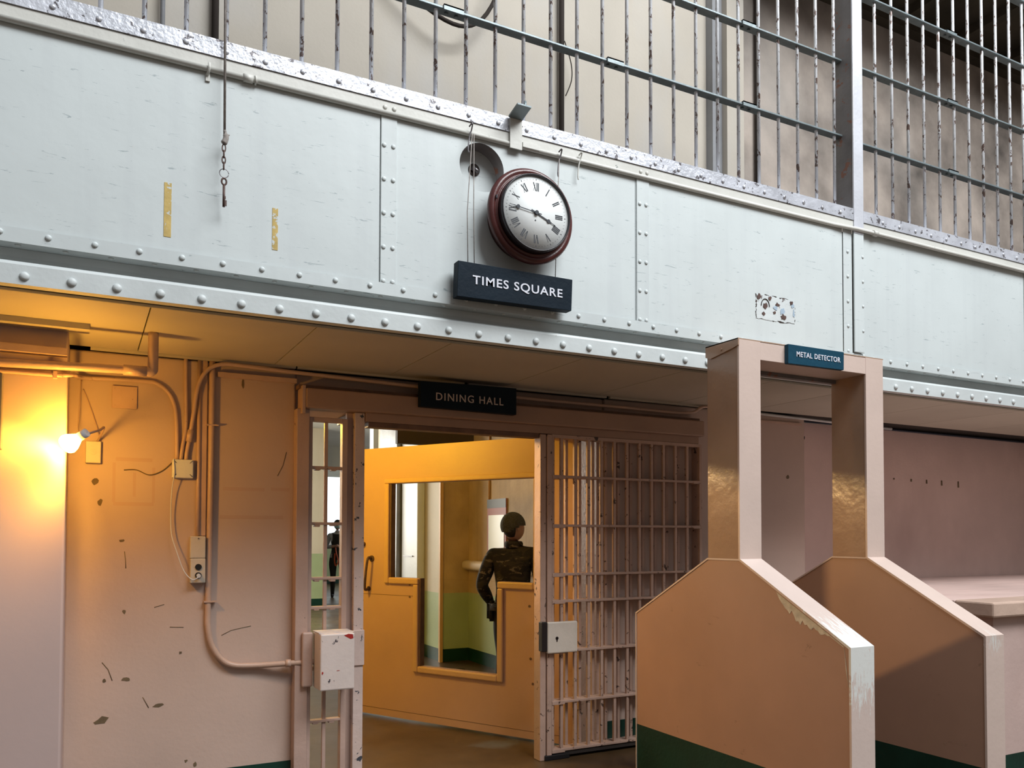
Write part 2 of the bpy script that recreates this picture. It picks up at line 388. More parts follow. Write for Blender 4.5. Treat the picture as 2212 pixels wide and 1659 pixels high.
# gallery shell
struct('wall_gallery', B(-3, 4.50, 5.2, 5.4, 3.4, 7.0), M_gwall, label='plaster wall behind the gallery bars')
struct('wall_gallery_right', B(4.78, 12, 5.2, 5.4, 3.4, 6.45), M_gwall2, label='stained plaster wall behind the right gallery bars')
bm = BM(); box(bm, 4.50, 4.60, 5.12, 5.4, 3.4, 7.0); struct('wall_pilaster', bm, M_greycol, label='grey pilaster behind the gallery bars')
bm = BM(); box(bm, 4.60, 4.78, 5.06, 5.4, 3.4, 7.0); struct('wall_pilaster_light', bm, M_gwall)
bm = BM(); box(bm, 4.78, 12, 3.95, 5.4, 6.45, 6.6)
for k in range(9): box(bm, 5.2+k*.78, 5.30+k*.78, 3.95, 5.2, 6.36, 6.45)
box(bm, 4.78, 12, 5.1, 5.2, 6.33, 6.45)
struct('ceiling_gallery', bm, M_gceil, label='dark ceiling above the gallery')
struct('ceiling_gallery_left', B(-3, 4.78, 3.95, 5.4, 7.0, 7.1), M_gwall)
struct('floor_gallery', B(-3, 11, 3.875, 5.4, 3.36, 3.56), M_gap, label='gallery slab behind the fascia')

# ================================================================== GALLERY FASCIA
def hole_panel(x0, x1, z0, z1, y0, y1, hx, hz, r, seg=40):
    """steel sheet with a round hole"""
    bm = BM(); s = r*1.25
    box(bm, x0, hx-s, y0, y1, z0, z1); box(bm, hx+s, x1, y0, y1, z0, z1)
    box(bm, hx-s, hx+s, y0, y1, z0, hz-s)
    if hz+s < z1: box(bm, hx-s, hx+s, y0, y1, hz+s, z1)
    top = min(hz+s, z1)
    C, Q, C2 = [], [], []
    for i in range(seg):
        t = 2*math.pi*i/seg; c_, s_ = math.cos(t), math.sin(t)
        k = s/max(abs(c_), abs(s_))
        C.append(bm.verts.new((hx+r*c_, y0, hz+r*s_))); C2.append(bm.verts.new((hx+r*c_, y0+.090, hz+r*s_)))
        Q.append(bm.verts.new((hx+k*c_, y0, min(top, hz+k*s_))))
    for i in range(seg):
        j = (i+1) % seg
        bm.faces.new((C[i], C[j], Q[j], Q[i])); f = bm.faces.new((C[i], C2[i], C2[j], C[j])); f.smooth = True; f.material_index = 1  # hole wall set to the dark material, recess shade put into colour
    bm.faces.new(C2)
    return bm
def sheet(x0, x1, label, hole=None, parts=()):
    t = thing('fascia_sheet', label, 'steel sheet', ((x0+x1)/2, YF, 2.70), 'steel sheets of the gallery fascia')
    bm = hole_panel(x0, x1, 2.66, 3.60, YF, YF+.012, *hole) if hole else B(x0, x1, YF, YF+.012, 2.66, 3.60)
    obj('sheet', bm, [M_fascia, M_postd], t)
    return t
s1 = sheet(-1.7, 1.2365, 'long pale grey steel sheet at the left, behind the hanging key')
s2 = sheet(1.2395, 2.735, 'pale grey steel sheet with the round hole, behind the clock', (1.779, 3.375, .125))
s3 = sheet(2.739, 4.40, 'pale grey steel sheet with the rusty peeled patch, between clock and post')
s4 = sheet(4.51, 6.385, 'pale grey steel sheet right of the gallery post, above the metal detector')
s5 = sheet(6.395, 9.0, 'pale grey steel sheet at the far right edge')
obj('dark_spindle_hole', T([(1.775, YF+.085, 3.397), (1.775, YF+.091, 3.397)], .032, 20), M_gap, s2)
obj('latch_stub', T([(1.785, YF+.060, 3.378), (1.768, YF+.078, 3.405), (1.76, YF+.0845, 3.39)], .009, 8), M_steel, s2)
# batten strips over the joints
def batten(x0, x1, label, cols, parent=None):
    t = thing('joint_strip', label, 'steel strip', ((x0+x1)/2, YF, 2.70), 'riveted joint strips of the fascia')
    st = obj('strip', B(x0, x1, YF-.006, YF-.0005, 2.705, 3.585), M_fascia, t, bevel=.002)
    pts = [(x, YF-.006, 3.558-.165*k-.02) for x in cols for k in range(6)]
    rivets('rivet', pts, .0115, .007, M_fascia, st)
    return t
batten(1.241, 1.321, 'riveted vertical strip left of the clock, with two rivet columns', (1.256, 1.302))
batten(2.743, 2.829, 'riveted vertical strip right of the clock, with two rivet columns', (2.763, 2.807))
batten(4.404, 4.485, 'narrow riveted vertical strip just left of the gallery post', (4.444,))
# angle iron along the sheet bottom, and the girder lip with big rivets
X0, X1 = -1.7, 9.0
t = thing('bottom_angle', 'long riveted steel angle along the foot of the white fascia', 'steel angle', (1.5, YF, 2.645))
bm = BM(); box(bm, X0, X1, YF-.010, YF-.0065, 2.645, 2.704); box(bm, X0, X1, YF-.0065, YF+.075, 2.645, 2.652)
fl = obj('flange', bm, M_fascia, t)
obj('shadow_gap', B(X0, X1, YF-.003, YF-.0005, 2.7042, 2.7062), M_gap, t)
xr = [-.307+.1663*k for k in range(-2, 42)]
rivets('face_rivet', [(x, YF-.010, 2.681) for x in xr], .0125, .009, M_fascia, fl)
rivets('underside_rivet', [(x+.06, YF+.02, 2.645) for x in xr], .011, .007, M_fascia, fl, '-z')
t = thing('girder', 'long white steel channel below the fascia with a row of big rivets', 'girder', (1.5, YF, ZS))
prof = [(YF, 2.483), (YF, 2.562), (YF+.004, 2.570), (YF+.015, 2.578), (YF+.040, 2.584), (YF+.058, 2.592), (YF+.066, 2.61), (YF+.068, 2.644), (YF+.10, 2.644), (YF+.10, 2.495), (YF+.04, 2.483)]
bm = BM(); prism(bm, prof, 'x', X0, X1); ch_ = obj('channel', bm, M_girder, t)
rivets('lip_rivet', [(-.221+.1655*k, YF, 2.517) for k in range(-2, 42)], .0185, .013, M_girder, ch_)
# top: cream strip, silver flange with rivets
t = thing('top_angle', 'silver painted riveted steel angle along the gallery edge, below the bars', 'steel angle', (1.5, YF, 3.588))
bm = BM(); box(bm, X0, 4.487, YF-.022, YF-.012, 3.586, 3.663); box(bm, X0, 4.487, YF-.012, YF+.14, 3.654, 3.663)
box(bm, 4.582, X1, YF-.022, YF-.012, 3.586, 3.663); box(bm, 4.582, X1, YF-.012, YF+.14, 3.654, 3.663)
fl = obj('flange', bm, M_silver, t)
rivets('rivet', [(-.141+.1668*k, YF-.022, 3.616) for k in range(-2, 28)]+[(4.77+.1668*k, YF-.022, 3.616) for k in range(16)], .0125, .008, M_silver, fl)
t = thing('cream_band', 'cream painted steel band between silver flange and conduit', 'steel band', (1.5, YF, 3.52))
bm = BM(); box(bm, X0, 4.487, YF-.016, YF-.0005, 3.528, 3.584); box(bm, 4.582, X1, YF-.016, YF-.0005, 3.528, 3.584); bd = obj('band', bm, M_cream, t)
rivets('rivet', [(1.256, YF-.016, 3.553), (1.302, YF-.016, 3.553), (2.763, YF-.016, 3.553), (2.807, YF-.016, 3.553)], .0115, .006, M_cream, bd)
t = thing('fascia_conduit', 'cream electrical conduit running along the fascia under the silver flange', 'conduit', (1.5, YF-.014, 3.528))
obj('pipe', T([(X0, YF-.013, 3.526), (4.3, YF-.013, 3.526), (4.5, YF-.03, 3.526), (4.72, YF-.03, 3.526), (X1, YF-.02, 3.522)], .0125), M_cream, t)
def clip(x):
    bm = BM(); tube(bm, [(x, YF-.028, 3.545), (x, YF-.034, 3.52), (x-.003, YF-.02, 3.505), (x-.006, YF-.006, 3.50)], .006, 8)
    box(bm, x-.012, x+.006, YF-.008, YF-.001, 3.475, 3.515); return bm
obj('clip', clip(.455), M_cream, t)
obj('coupling', T([(.60, YF-.014, 3.526), (.64, YF-.014, 3.526)], .018, 12), M_cream, t)
obj('coupling', T([(.648, YF-.014, 3.526), (.656, YF-.014, 3.526)], .021, 6), M_cream, t)
obj('coupling', T([(4.66, YF-.03, 3.526), (4.70, YF-.03, 3.526)], .019, 12), M_cream, t)
obj('bracket', B(2.00, 2.10, YF-.032, YF-.018, 3.52, 3.545), M_cream, t)

# gallery post
t = thing('gallery_post', 'tall silver painted steel post standing between the two barred bays', 'post', (4.54, YF, 2.65))
obj('front_flange', B(4.489, 4.580, YF-.024, YF-.012, 3.50, 6.6), M_post, t, bevel=.002)
lf = obj('lower_flange', B(4.489, 4.580, YF-.022, YF-.012, 2.71, 3.4995), M_fascia, t, bevel=.002)
obj('web', B(4.492, 4.575, YF-.012, YF+.13, 3.66, 6.6), M_postd, t)
rivets('rivet', [(4.568, YF-.022, 3.35-.165*k) for k in range(5)], .010, .006, M_fascia, lf)

# barred bays
def bay(name, label, xs, rails, x0, x1, splices, ztop=6.6):
    t = thing(name, label, 'barred railing', ((x0+x1)/2, 3.85, 3.66), 'gallery bars')
    o = obj('bar', T([(xs[0], 3.85, 3.663), (xs[0], 3.85, ztop)], .0105, 10), M_bar, t, origin=(xs[0], 3.85, 3.663))
    for x in xs[1:]: copy_part(o, x-xs[0])
    for z in rails: obj('rail', B(x0, x1, 3.825, 3.882, z-.006, z+.006), M_rail, t, bevel=.002)
    for x, z in splices:
        bm = BM(); box(bm, x-.055, x+.055, 3.815, 3.885, z+.006, z+.014); box(bm, x-.055, x+.055, 3.815, 3.824, z-.014, z+.014)
        for dx in (-.028, .028):
            tube(bm, [(x+dx, 3.855, z-.006), (x+dx, 3.855, z-.016)], .010, 8)
        obj('splice_plate', bm, M_rail, t)
    return t
bay('gallery_railing', 'long barred bay of peeling silver bars left of the gallery post', [.032+.1695*k for k in range(-6, 27)], (4.19, 4.705, 5.22, 5.735), -1.2, 4.490, ((1.644, 4.19), (2.644, 4.19), (3.656, 4.19), (3.656, 4.705)))
bay('gallery_railing', 'barred bay of thin silver bars right of the gallery post, below the dark ceiling', [4.846+.1722*k for k in range(18)], (4.18, 4.705, 5.225, 5.75), 4.577, 7.9, ((5.65, 4.18), (5.65, 4.705), (5.65, 5.225)))
# pipes on the gallery wall
for x, r, m, lb in ((3.09, .020, M_gap, 'black vertical pipe on the gallery wall above the clock'), (5.03, .017, M_gap, 'dark vertical pipe behind the bars just left of the post'),
              (.367, .014, M_greycol, 'thin grey-green vertical pipe behind the leftmost bars'), (.659, .022, M_gap, 'dark brown vertical pipe behind the bars beside the key rope')):
    yy = 5.16 if x < 4.9 else 5.17
    o = obj('wall_pipe', T([(x, yy, 3.56), (x, yy, 6.9)], r), m, origin=(x, yy, 3.56)); tag(o, lb, 'pipe')
o = obj('loose_cable', T(smooth_path([(3.10, 5.135, 5.15), (3.16, 5.14, 5.0), (3.17, 5.15, 4.88), (3.12, 5.15, 4.75)]), .004, 6), M_gap); tag(o, 'thin loose cable dangling beside the black gallery pipe', 'cable')
o = obj('hanging_cable', T(smooth_path([(1.55, 5.1, 5.30), (2.05, 5.06, 4.99), (2.35, 5.06, 5.02), (2.55, 5.08, 5.4), (2.58, 5.1, 5.9)]), .014, 8), M_gap); tag(o, 'thick black cable drooping behind the upper bars, top centre', 'cable')
# small bent bracket sticking out over the silver flange
t = thing('bent_bracket', 'small bent iron bracket sticking out over the silver flange above the clock', 'bracket', (1.96, YF-.03, 3.58))
bm = BM(); box(bm, 1.925, 1.995, YF-.031, YF-.0225, 3.50, 3.66); obj('strap', bm, M_cream, t)
bm = BM(); prism(bm, [(YF-.031, 3.655), (YF-.031, 3.665), (YF-.13, 3.685), (YF-.13, 3.677)], 'x', 1.915, 1.995)
obj('arm', bm, M_rail, t); obj('bolt', T([(1.975, YF-.10, 3.675), (1.975, YF-.10, 3.72)], .008, 8), M_rail, t)

# ---- rusty peeled patch with bolt holes
t = thing('peeled_patch', 'square patch of peeled paint and rusty holes on the fascia, above the metal detector', 'paint patch', (3.80, YF, 2.91))
M_patch = paint('peeled_patch_paint', (.62, .67, .68), .5, .08, 4, chips=(.08, .05, .045), chip_at=.62, chip_scale=20)
rp = random.Random(11)
def ragged(x0, x1, z0, z1, n, j):
    P = []
    for a, b2 in (((x0, z0), (x1, z0)), ((x1, z0), (x1, z1)), ((x1, z1), (x0, z1)), ((x0, z1), (x0, z0))):
        for k in range(n): P.append((a[0]+(b2[0]-a[0])*k/n+rp.uniform(-j, j), a[1]+(b2[1]-a[1])*k/n+rp.uniform(-j, j)))
    return P
bm = BM(); prism(bm, ragged(3.640, 3.965, 2.832, 2.985, 16, .006), 'y', YF-.0010, YF+.001); obj('bare_edge', bm, M_gap, t)
bm = BM(); prism(bm, ragged(3.643, 3.965, 2.834, 2.983, 16, .0045), 'y', YF-.0022, YF-.0009); obj('patch', bm, M_patch, t)
for i, (x, z, rx_, rz_) in enumerate(((3.662, 2.968, .017, .020), (3.755, 2.968, .015, .016), (3.815, 2.938, .020, .012), (3.712, 2.915, .020, .024), (3.865, 2.865, .026, .018), (3.935, 2.962, .015, .014), (3.70, 2.868, .014, .014), (3.79, 2.885, .012, .010),
        (3.80, 2.915, .026, .016), (3.86, 2.90, .024, .024), (3.945, 2.95, .016, .018), (3.955, 2.90, .010, .03))):
    rusty = i < 8
    obj('rust_spot' if rusty else 'bare_metal_spot', blob(x, z, rx_, rz_, YF-(.0046 if rusty else .0034), 11, i+20), M_rust if rusty else M_bare, t)
obj('scraped_ring', T([(3.715+.034*math.cos(a), YF-.004, 2.915+.045*math.sin(a)) for a in [k*math.pi/14 for k in range(15)]], .0028, 6), M_gap, t)
# ---- tape
o = obj('tape_strip', B(.284, .313, YF-.0016, YF-.0004, 2.764, 2.997), M_tape, origin=(.30, YF, 2.764)); tag(o, 'longer torn strip of yellow masking tape, left of the hanging key', 'tape', 'old tape strips on the fascia')
o = obj('tape_strip', B(.735, .760, YF-.0016, YF-.0004, 2.781, 2.971), M_tape, origin=(.747, YF, 2.781)); tag(o, 'shorter ragged strip of yellow masking tape, right of the hanging key', 'tape', 'old tape strips on the fascia')

# ---- hanging key
yk = YF-.055; xk = .518
t = thing('hanging_key', 'old key on a ring hanging from a grey rope in front of the fascia', 'key', (xk, yk, 2.97))
obj('rope', T([(.506, yk, 5.2), (.511, yk, 4.2), (xk, yk, 3.23)], .0055, 8), M_rope, t)
bm = BM(); tube(bm, smooth_path([(xk, yk, 3.25), (xk+.006, yk, 3.22), (xk-.004, yk, 3.19)]), [.007]*4+[.012]*5+[.013]*3+[.008], 8)
tube(bm, [(xk+.004, yk, 3.222), (xk+.02, yk, 3.235)], .003, 6); obj('knot', bm, M_rope, t)
bm = BM()
for k in range(4): tube(bm, [Vector((xk-.002, yk, 3.172-.026*k))+Vector((math.cos(a)*.007*(1-k % 2), math.cos(a)*.007*(k % 2), math.sin(a)*.017)) for a in (i*math.pi/6 for i in range(12))], .0028, 6, closed=True)
obj('chain', bm, M_rust, t)
obj('key_ring', T([Vector((xk, yk, 3.062))+Vector((math.cos(a)*.019, 0, math.sin(a)*.019)) for a in (i*math.pi/12 for i in range(24))], .0018, 6), M_steel, t)
bm = BM()
tube(bm, [Vector((xk, yk-.002, 3.025))+Vector((math.cos(a)*.010, 0, math.sin(a)*.014)) for a in (i*math.pi/8 for i in range(16))], .004, 6, closed=True)
tube(bm, [(xk, yk, 3.012), (xk, yk, 2.915)], .0055, 8); box(bm, xk-.002, xk+.012, yk-.002, yk+.002, 2.92, 2.945); box(bm, xk-.002, xk+.008, yk-.002, yk+.002, 2.95, 2.962)
obj('key', bm, M_rust, t)

# ---- clock
cx, cz = 2.005, 3.125
t = thing('wall_clock', 'round wall clock with mahogany rim, roman numerals and black hands above the TIMES SQUARE sign', 'clock', (cx, YF-.03, cz))
bm = BM(); lathe(bm, [(.195, .09-.001), (.195, 0), (.19, -.0)], (cx, 3.67, cz), 'y', 64); obj('drum', bm, M_wood, t)
bm = BM(); lathe(bm, [(.18, .004), (.232, .004), (.241, -.002), (.245, -.012), (.244, -.024), (.238, -.034), (.228, -.040), (.217, -.040), (.210, -.035), (.206, -.039), (.201, -.043), (.198, -.040), (.18, -.035)], (cx, 3.67, cz), 'y', 72)
obj('rim', bm, M_wood, t)
bm = BM(); lathe(bm, [(.199, -.038), (.1985, -.076), (.1955, -.084), (.191, -.086), (.1885, -.081), (.1882, -.070)], (cx, 3.67, cz), 'y', 72); obj('bezel', bm, M_bezel, t)
YC = 3.597
bm = BM(); lathe(bm, [(.1888, .004), (.1888, 0), (.0001, 0)], (cx, YC, cz), 'y', 64); fc = obj('dial', bm, M_face, t)
def stroke(bm, ang, r0, r1, off, wd, slant=0, y=YC-.0009):
    """a bar on the dial: ang clockwise from 12, from radius r0 to r1, sideways offset off"""
    u = Vector((math.sin(ang), 0, math.cos(ang))); v = Vector((math.cos(ang), 0, -math.sin(ang))); c = Vector((cx, y, cz))
    p = [c+u*r0+v*(off-slant-wd/2), c+u*r0+v*(off-slant+wd/2), c+u*r1+v*(off+slant+wd/2), c+u*r1+v*(off+slant-wd/2)]
    A = [bm.verts.new(q) for q in p]; Bv = [bm.verts.new(q+Vector((0, .0014, 0))) for q in p]
    bm.faces.new(A); bm.faces.new(Bv[::-1])
    for i in range(4): bm.faces.new((A[i], A[(i+1) % 4], Bv[(i+1) % 4], Bv[i]))
NUM = {1: 'I', 2: 'II', 3: 'III', 4: 'IIII', 5: 'V', 6: 'VI', 7: 'VII', 8: 'VIII', 9: 'IX', 10: 'X', 11: 'XI', 12: 'XII'}
for h in range(1, 13):
    bm = BM(); wd = {'I': .0085, 'V': .019, 'X': .019}; s = NUM[h]; tot = sum(wd[c] for c in s); x = -tot/2
    a = h*math.pi/6; r0, r1 = .112, .155
    for ch in s:
        c0 = x+wd[ch]/2; x += wd[ch]
        if ch == 'I': stroke(bm, a, r0, r1, c0, .0055)
        elif ch == 'V': stroke(bm, a, r0, r1, c0-.004, .0050, -.004); stroke(bm, a, r0, r1, c0+.004, .0018, .004)
        else: stroke(bm, a, r0, r1, c0, .0050, -.007); stroke(bm, a, r0, r1, c0, .0018, .007)
    obj('numeral', bm, M_ink, t)
bm = BM()
for k in range(60): stroke(bm, k*math.pi/30, .166, .1705 if k % 5 else .173, 0, .0008 if k % 5 else .003)
obj('minute_track', bm, M_ink, t)
def hand(ang, ln, wd, sp, y):
    bm = BM(); stroke(bm, ang, -.03, ln, 0, wd, 0, y); c = Vector((cx, y+.0007, cz))+Vector((math.sin(ang), 0, math.cos(ang)))*sp
    tube(bm, [c-Vector((0, .001, 0)), c+Vector((0, .001, 0))], .010, 14); stroke(bm, ang, ln-.001, ln+.025, 0, wd*.5, 0, y); return bm
obj('hour_hand', hand(math.radians(113), .095, .0065, .078, YC-.004), M_ink, t)
obj('minute_hand', hand(math.radians(277), .130, .0045, .105, YC-.007), M_ink, t)
obj('centre_pin', T([(cx, YC, cz), (cx, YC-.011, cz)], .011, 18), M_ink, t)
obj('winding_hole', T([(cx-.004, YC-.0012, cz-.038), (cx-.004, YC+.0005, cz-.038)], .004, 12), M_ink, t)
obj('keyhole', B(cx-.210-.003, cx-.207, 3.618, 3.63, cz+.045, cz+.062), M_ink, t)

# ---- TIMES SQUARE sign
ys = 3.665
t = thing('hanging_sign', 'black board reading TIMES SQUARE hanging on wires below the clock', 'sign', (1.94, ys, 2.68))
bm = BM(); prism(bm, [(1.608, 2.842), (2.263, 2.842), (2.257, 2.676), (1.603, 2.665)], 'y', ys, ys+.055); obj('board', bm, M_sign, t, bevel=.002)
text('letter', 'TIMES SQUARE', 1.685, 2.200, 2.7545, .052, ys-.001, M_letter, t, bold=.012)
for x in (1.665, 1.70):
    obj('wire', T([(x if x > 1.68 else 1.69, ys+.022, 3.50), (x, ys+.022, 3.1), (x+.004, ys+.022, 2.842)], .0022, 6), M_rope, t)
obj('wire', T([(2.205, ys+.04, 3.49), (2.195, ys+.045, 3.2), (2.178, ys+.035, 2.842)], .0022, 6), M_rope, t)
def hook(x, z, y):
    return T(smooth_path([(x, y-.005, z+.06), (x+.012, y-.018, z+.075), (x+.014, y-.005, z+.05), (x+.004, y, z+.01), (x-.002, y, z-.05), (x+.002, y, z-.07)]), .0038, 7)
obj('hook', hook(1.69, 3.49, YF-.03), M_steel, t); obj('hook', hook(2.213, 3.475, YF-.03), M_steel, t)
o = obj('empty_hook', hook(2.345, 3.49, YF-.02), M_cream, origin=(2.345, YF-.02, 3.49)); tag(o, 'small empty cream hook on the fascia conduit, right of the clock', 'hook')

# ================================================================== DOORWAY: HEADER, SIDELIGHT, GATE
t = thing('gate_header', 'long pink painted steel box over the doorway that carries the sliding gate', 'header box', (2.6, 4.75, 2.23))
obj('box', B(1.132, 4.083, 4.75, 4.875, 2.233, 2.348), M_header, t, bevel=.008)
obj('end_plate', B(1.112, 1.131, 4.757, 4.875, 2.20, 2.362), M_frame, t, bevel=.002)
obj('top_angle', B(1.10, 4.08, 4.80, 4.875, 2.349, 2.372), M_darkhead, t)
obj('slide_track', B(1.50, 4.06, 4.79, 4.87, 2.180, 2.232), M_header, t)
struct('trim_5', B(1.43, 3.3, 4.885, 5.17, 2.197, 2.237), M_darkhead, label='brown lintel over the doorway')
bm = BM(); box(bm, 1.52, 2.70, 4.80, 4.884, 2.150, 2.179); struct('trim_6', bm, M_darkhead, label='brown track guard over the doorway')
# left jamb
struct('trim_7', B(1.092, 1.166, 4.80, YW+.02, 0, 2.232), M_frame, bevel=.004, label='left door jamb beside the barred sidelight')
# barred sidelight
t = thing('barred_sidelight', 'narrow barred steel sidelight between the left jamb and the door mullion', 'barred window', (1.28, 4.83, 0))
bm = BM(); box(bm, 1.168, 1.188, 4.815, 4.87, 0, 2.19); box(bm, 1.366, 1.398, 4.815, 4.87, 0, 2.19); box(bm, 1.188, 1.366, 4.815, 4.87, 2.165, 2.19); box(bm, 1.188, 1.366, 4.815, 4.87, 0, .05)
obj('frame', bm, M_frame, t, bevel=.003)
obj('bar', B(1.262, 1.283, 4.83, 4.852, .05, 2.165), M_frame, t, bevel=.003)
for z in (1.893, 1.563, 1.24, 1.069, .72, .408):
    bm = BM(); box(bm, 1.180, 1.374, 4.818, 4.866, z-.008, z+.008)
    for k in (1.225, 1.32):
        rr = random.Random(z*k); box(bm, k-.02, k+.012, 4.82, 4.86, z-.014-.006*rr.random(), z-.006)
    obj('crossbar', bm, M_frame, t, bevel=.003)
# mullion
t = thing('door_mullion', 'peeling pale steel post between the sidelight and the open doorway', 'post', (1.46, 4.8, 0))
obj('column', B(1.436, 1.498, 4.80, 4.875, 0, 2.231), M_mull, t, bevel=.004)
obj('web', B(1.400, 1.436, 4.845, 4.875, 0, 2.231), M_frame, t)
obj('keeper', B(1.432, 1.502, 4.79, 4.80, .72, .93), M_mull, t, bevel=.003)
# lock box with strike plate and conduit end
t = thing('lock_box', 'square pale steel lock box with a red scrape, fixed beside the doorway', 'lock box', (1.30, 4.70, .61))
obj('case', B(1.199, 1.398, 4.64, 4.812, .613, .934), M_box, t, bevel=.008)
obj('lid_edge', B(1.196, 1.401, 4.665, 4.812, .934, .940), M_box, t)
bm = BM(); prism(bm, [(1.335, .922), (1.36, .93), (1.385, .926), (1.39, .905), (1.375, .90), (1.355, .91)], 'y', 4.6385, 4.6401); obj('red_scrape', bm, M_red, t)
obj('red_scrape', blob(1.213, .715, .005, .009, 4.64, 7, 5), M_red, t)
obj('red_scrape', blob(1.30, .724, .012, .002, 4.64, 7, 6), M_red, t)
t = thing('mounting_channel', 'short rounded steel channel on the left jamb behind the lock box', 'bracket', (1.157, 4.79, .62))
obj('channel', B(1.128, 1.19, 4.768, 4.799, .62, .935), M_frame, t, bevel=.01)

# sliding gate, mostly drawn aside to the right
t = thing('sliding_gate', 'pink painted prison gate of crossed bars slid partly over the doorway', 'gate', (3.4, 4.80, 0))
GX0, GX1 = 2.795, 4.075
bars_x = [2.876+.1079*k for k in range(11)]
o = obj('bar', B(bars_x[0]-.011, bars_x[0]+.011, 4.79, 4.812, .05, 2.17), M_gate, t, bevel=.003, origin=(bars_x[0], 4.80, .05))
for x in bars_x[1:]: copy_part(o, x-bars_x[0])
o = obj('rear_bar', B(2.832, 2.854, 4.852, 4.872, .05, 2.17), M_gate, t, bevel=.003, origin=(2.843, 4.862, .05))
for k in range(1, 11): copy_part(o, .1079*k)
for z in (1.895, 1.563, 1.233, 1.052, .719, .378, .058):
    bm = BM(); box(bm, GX0, GX1, 4.782, 4.874, z-.008, z+.008)
    box(bm, GX0, GX0+.10, 4.780, 4.876, z-.016, z+.009); box(bm, GX1-.07, GX1, 4.780, 4.876, z-.014, z+.009)
    obj('crossbar', bm, M_gate, t, bevel=.002)
bm = BM(); box(bm, GX0, GX1, 4.785, 4.872, 2.155, 2.178); obj('top_rail', bm, M_gate, t)
obj('stile', B(2.707, 2.752, 4.79, 4.875, .0, 2.175), M_gate, t, bevel=.004)
obj('stile', B(2.757, 2.794, 4.782, 4.875, .03, 2.175), M_gate, t, bevel=.004)
obj('stile', B(2.7945, 2.808, 4.784, 4.80, .05, 2.175), M_gate, t)
obj('stile', B(4.062, 4.085, 4.784, 4.872, .05, 2.178), M_gate, t, bevel=.002)
lk = obj('lock_plate', B(2.742, 2.975, 4.748, 4.778, .712, .920), M_plate, t, bevel=.008)
bm = BM(); tube(bm, [(2.812, 4.7455, .812), (2.812, 4.75, .812)], .011, 14); box(bm, 2.808, 2.816, 4.7455, 4.75, .790, .812); obj('keyhole', bm, M_black, lk)
obj('bolt_block', B(2.700, 2.741, 4.752, 4.80, .727, .922), M_black, t, bevel=.004)
obj('bottom_rail', B(2.80, 4.08, 4.79, 4.87, .02, .05), M_gap, t)
obj('roller_shoe', B(2.74, 2.93, 4.775, 4.86, .0, .035), M_black, t, bevel=.006)
struct('trim_8', B(2.71, 4.6, 4.862, 4.8795, .0005, .03), M_gap, label='black floor guide under the sliding gate')
# right jamb of the opening
struct('trim_9', B(3.215, 3.279, 4.885, 5.17, 0, 2.196), M_gate, label='right door jamb seen through the gate bars')

# DINING HALL sign
t = thing('dining_hall_sign', 'black board reading DINING HALL fixed on the header over the doorway', 'sign', (2.15, 4.70, 2.28))
bm = BM(); prism(bm, [(1.816, 2.440), (2.477, 2.448), (2.477, 2.276), (1.816, 2.283)], 'y', 4.70, 4.748); obj('board', bm, M_sign, t, bevel=.002)
text('letter', 'DINING HALL', 1.917, 2.381, 2.352, .047, 4.699, M_letterd, t, bold=.006, spacing=1.2)

# ================================================================== YELLOW DOOR
P0 = Vector((2.928, 5.217, 0)); D = Vector((.492938, -.870065, 0)); NB = Vector((.870065, .492938, 0))   # along the door / away from us
def dbox(bm, s0, s1, z0, z1, d0, d1, mi=0):
    v = [bm.verts.new(P0+D*s+NB*d+Vector((0, 0, z))) for s in (s0, s1) for d in (d0, d1) for z in (z0, z1)]
    for f in ((0, 1, 3, 2), (4, 6, 7, 5), (0, 4, 5, 1), (2, 3, 7, 6), (0, 2, 6, 4), (1, 5, 7, 3)): bm.faces.new([v[i] for i in f]).material_index = mi
dr = thing('yellow_door', 'wide yellow-orange door with a T-shaped window, standing open into the dining hall', 'door', (P0.x, P0.y, 0))
SL, SR = -1.80, .30; th = .055
wTL, wTR, wt, ws, wb = -1.415, -.030, 1.915, 1.150, .455; bL, bR = -1.105, -.345
bm = BM()
dbox(bm, SL, SR, wt, 2.215, 0, th); dbox(bm, SL, wTL, .02, wt, 0, th); dbox(bm, wTR, SR, .02, wt, 0, th)
dbox(bm, wTL, bL, .02, ws, 0, th); dbox(bm, bR, wTR, .02, ws, 0, th); dbox(bm, bL, bR, .02, wb, 0, th)
obj('leaf', bm, M_yellow, dr)
def mould(s0, z0, s1, z1):
    bm = BM(); a = .028; o_ = .022
    dbox(bm, min(s0, s1), max(s0, s1), min(z0, z1), max(z0, z1), -o_, .0); return obj('window_moulding', bm, M_yframe, dr, bevel=.010)
m_ = .05
mould(wTL-m_, wt, wTR+m_, wt+m_*.8); mould(wTL-m_, ws-m_, wTL, wt); mould(wTR, ws-m_, wTR+m_, wt)
mould(wTL, ws-m_, bL, ws); mould(bR, ws-m_, wTR, ws); mould(bL-m_, wb-m_, bL, ws-m_); mould(bR, wb-m_, bR+m_, ws-m_); mould(bL, wb-m_, bR, wb)
bm = BM(); dbox(bm, wTL, wTR, ws, wt, .024, .030); dbox(bm, bL, bR, wb, ws, .024, .030); obj('window_pane', bm, M_glass, dr)
bm = BM(); dbox(bm, wTL, wTL+.012, ws, wt, .0, th); dbox(bm, bL, bL+.012, wb, ws, .0, th)
obj('window_reveal', bm, M_darkhead, dr)
def dp(s, z, d): return P0+D*s+NB*d+Vector((0, 0, z))
hd = BM(); tube(hd, smooth_path([dp(-1.61, 1.30, -.01), dp(-1.61, 1.30, -.05), dp(-1.625, 1.17, -.06), dp(-1.64, 1.05, -.05), dp(-1.64, 1.05, -.01)]), .011, 8)
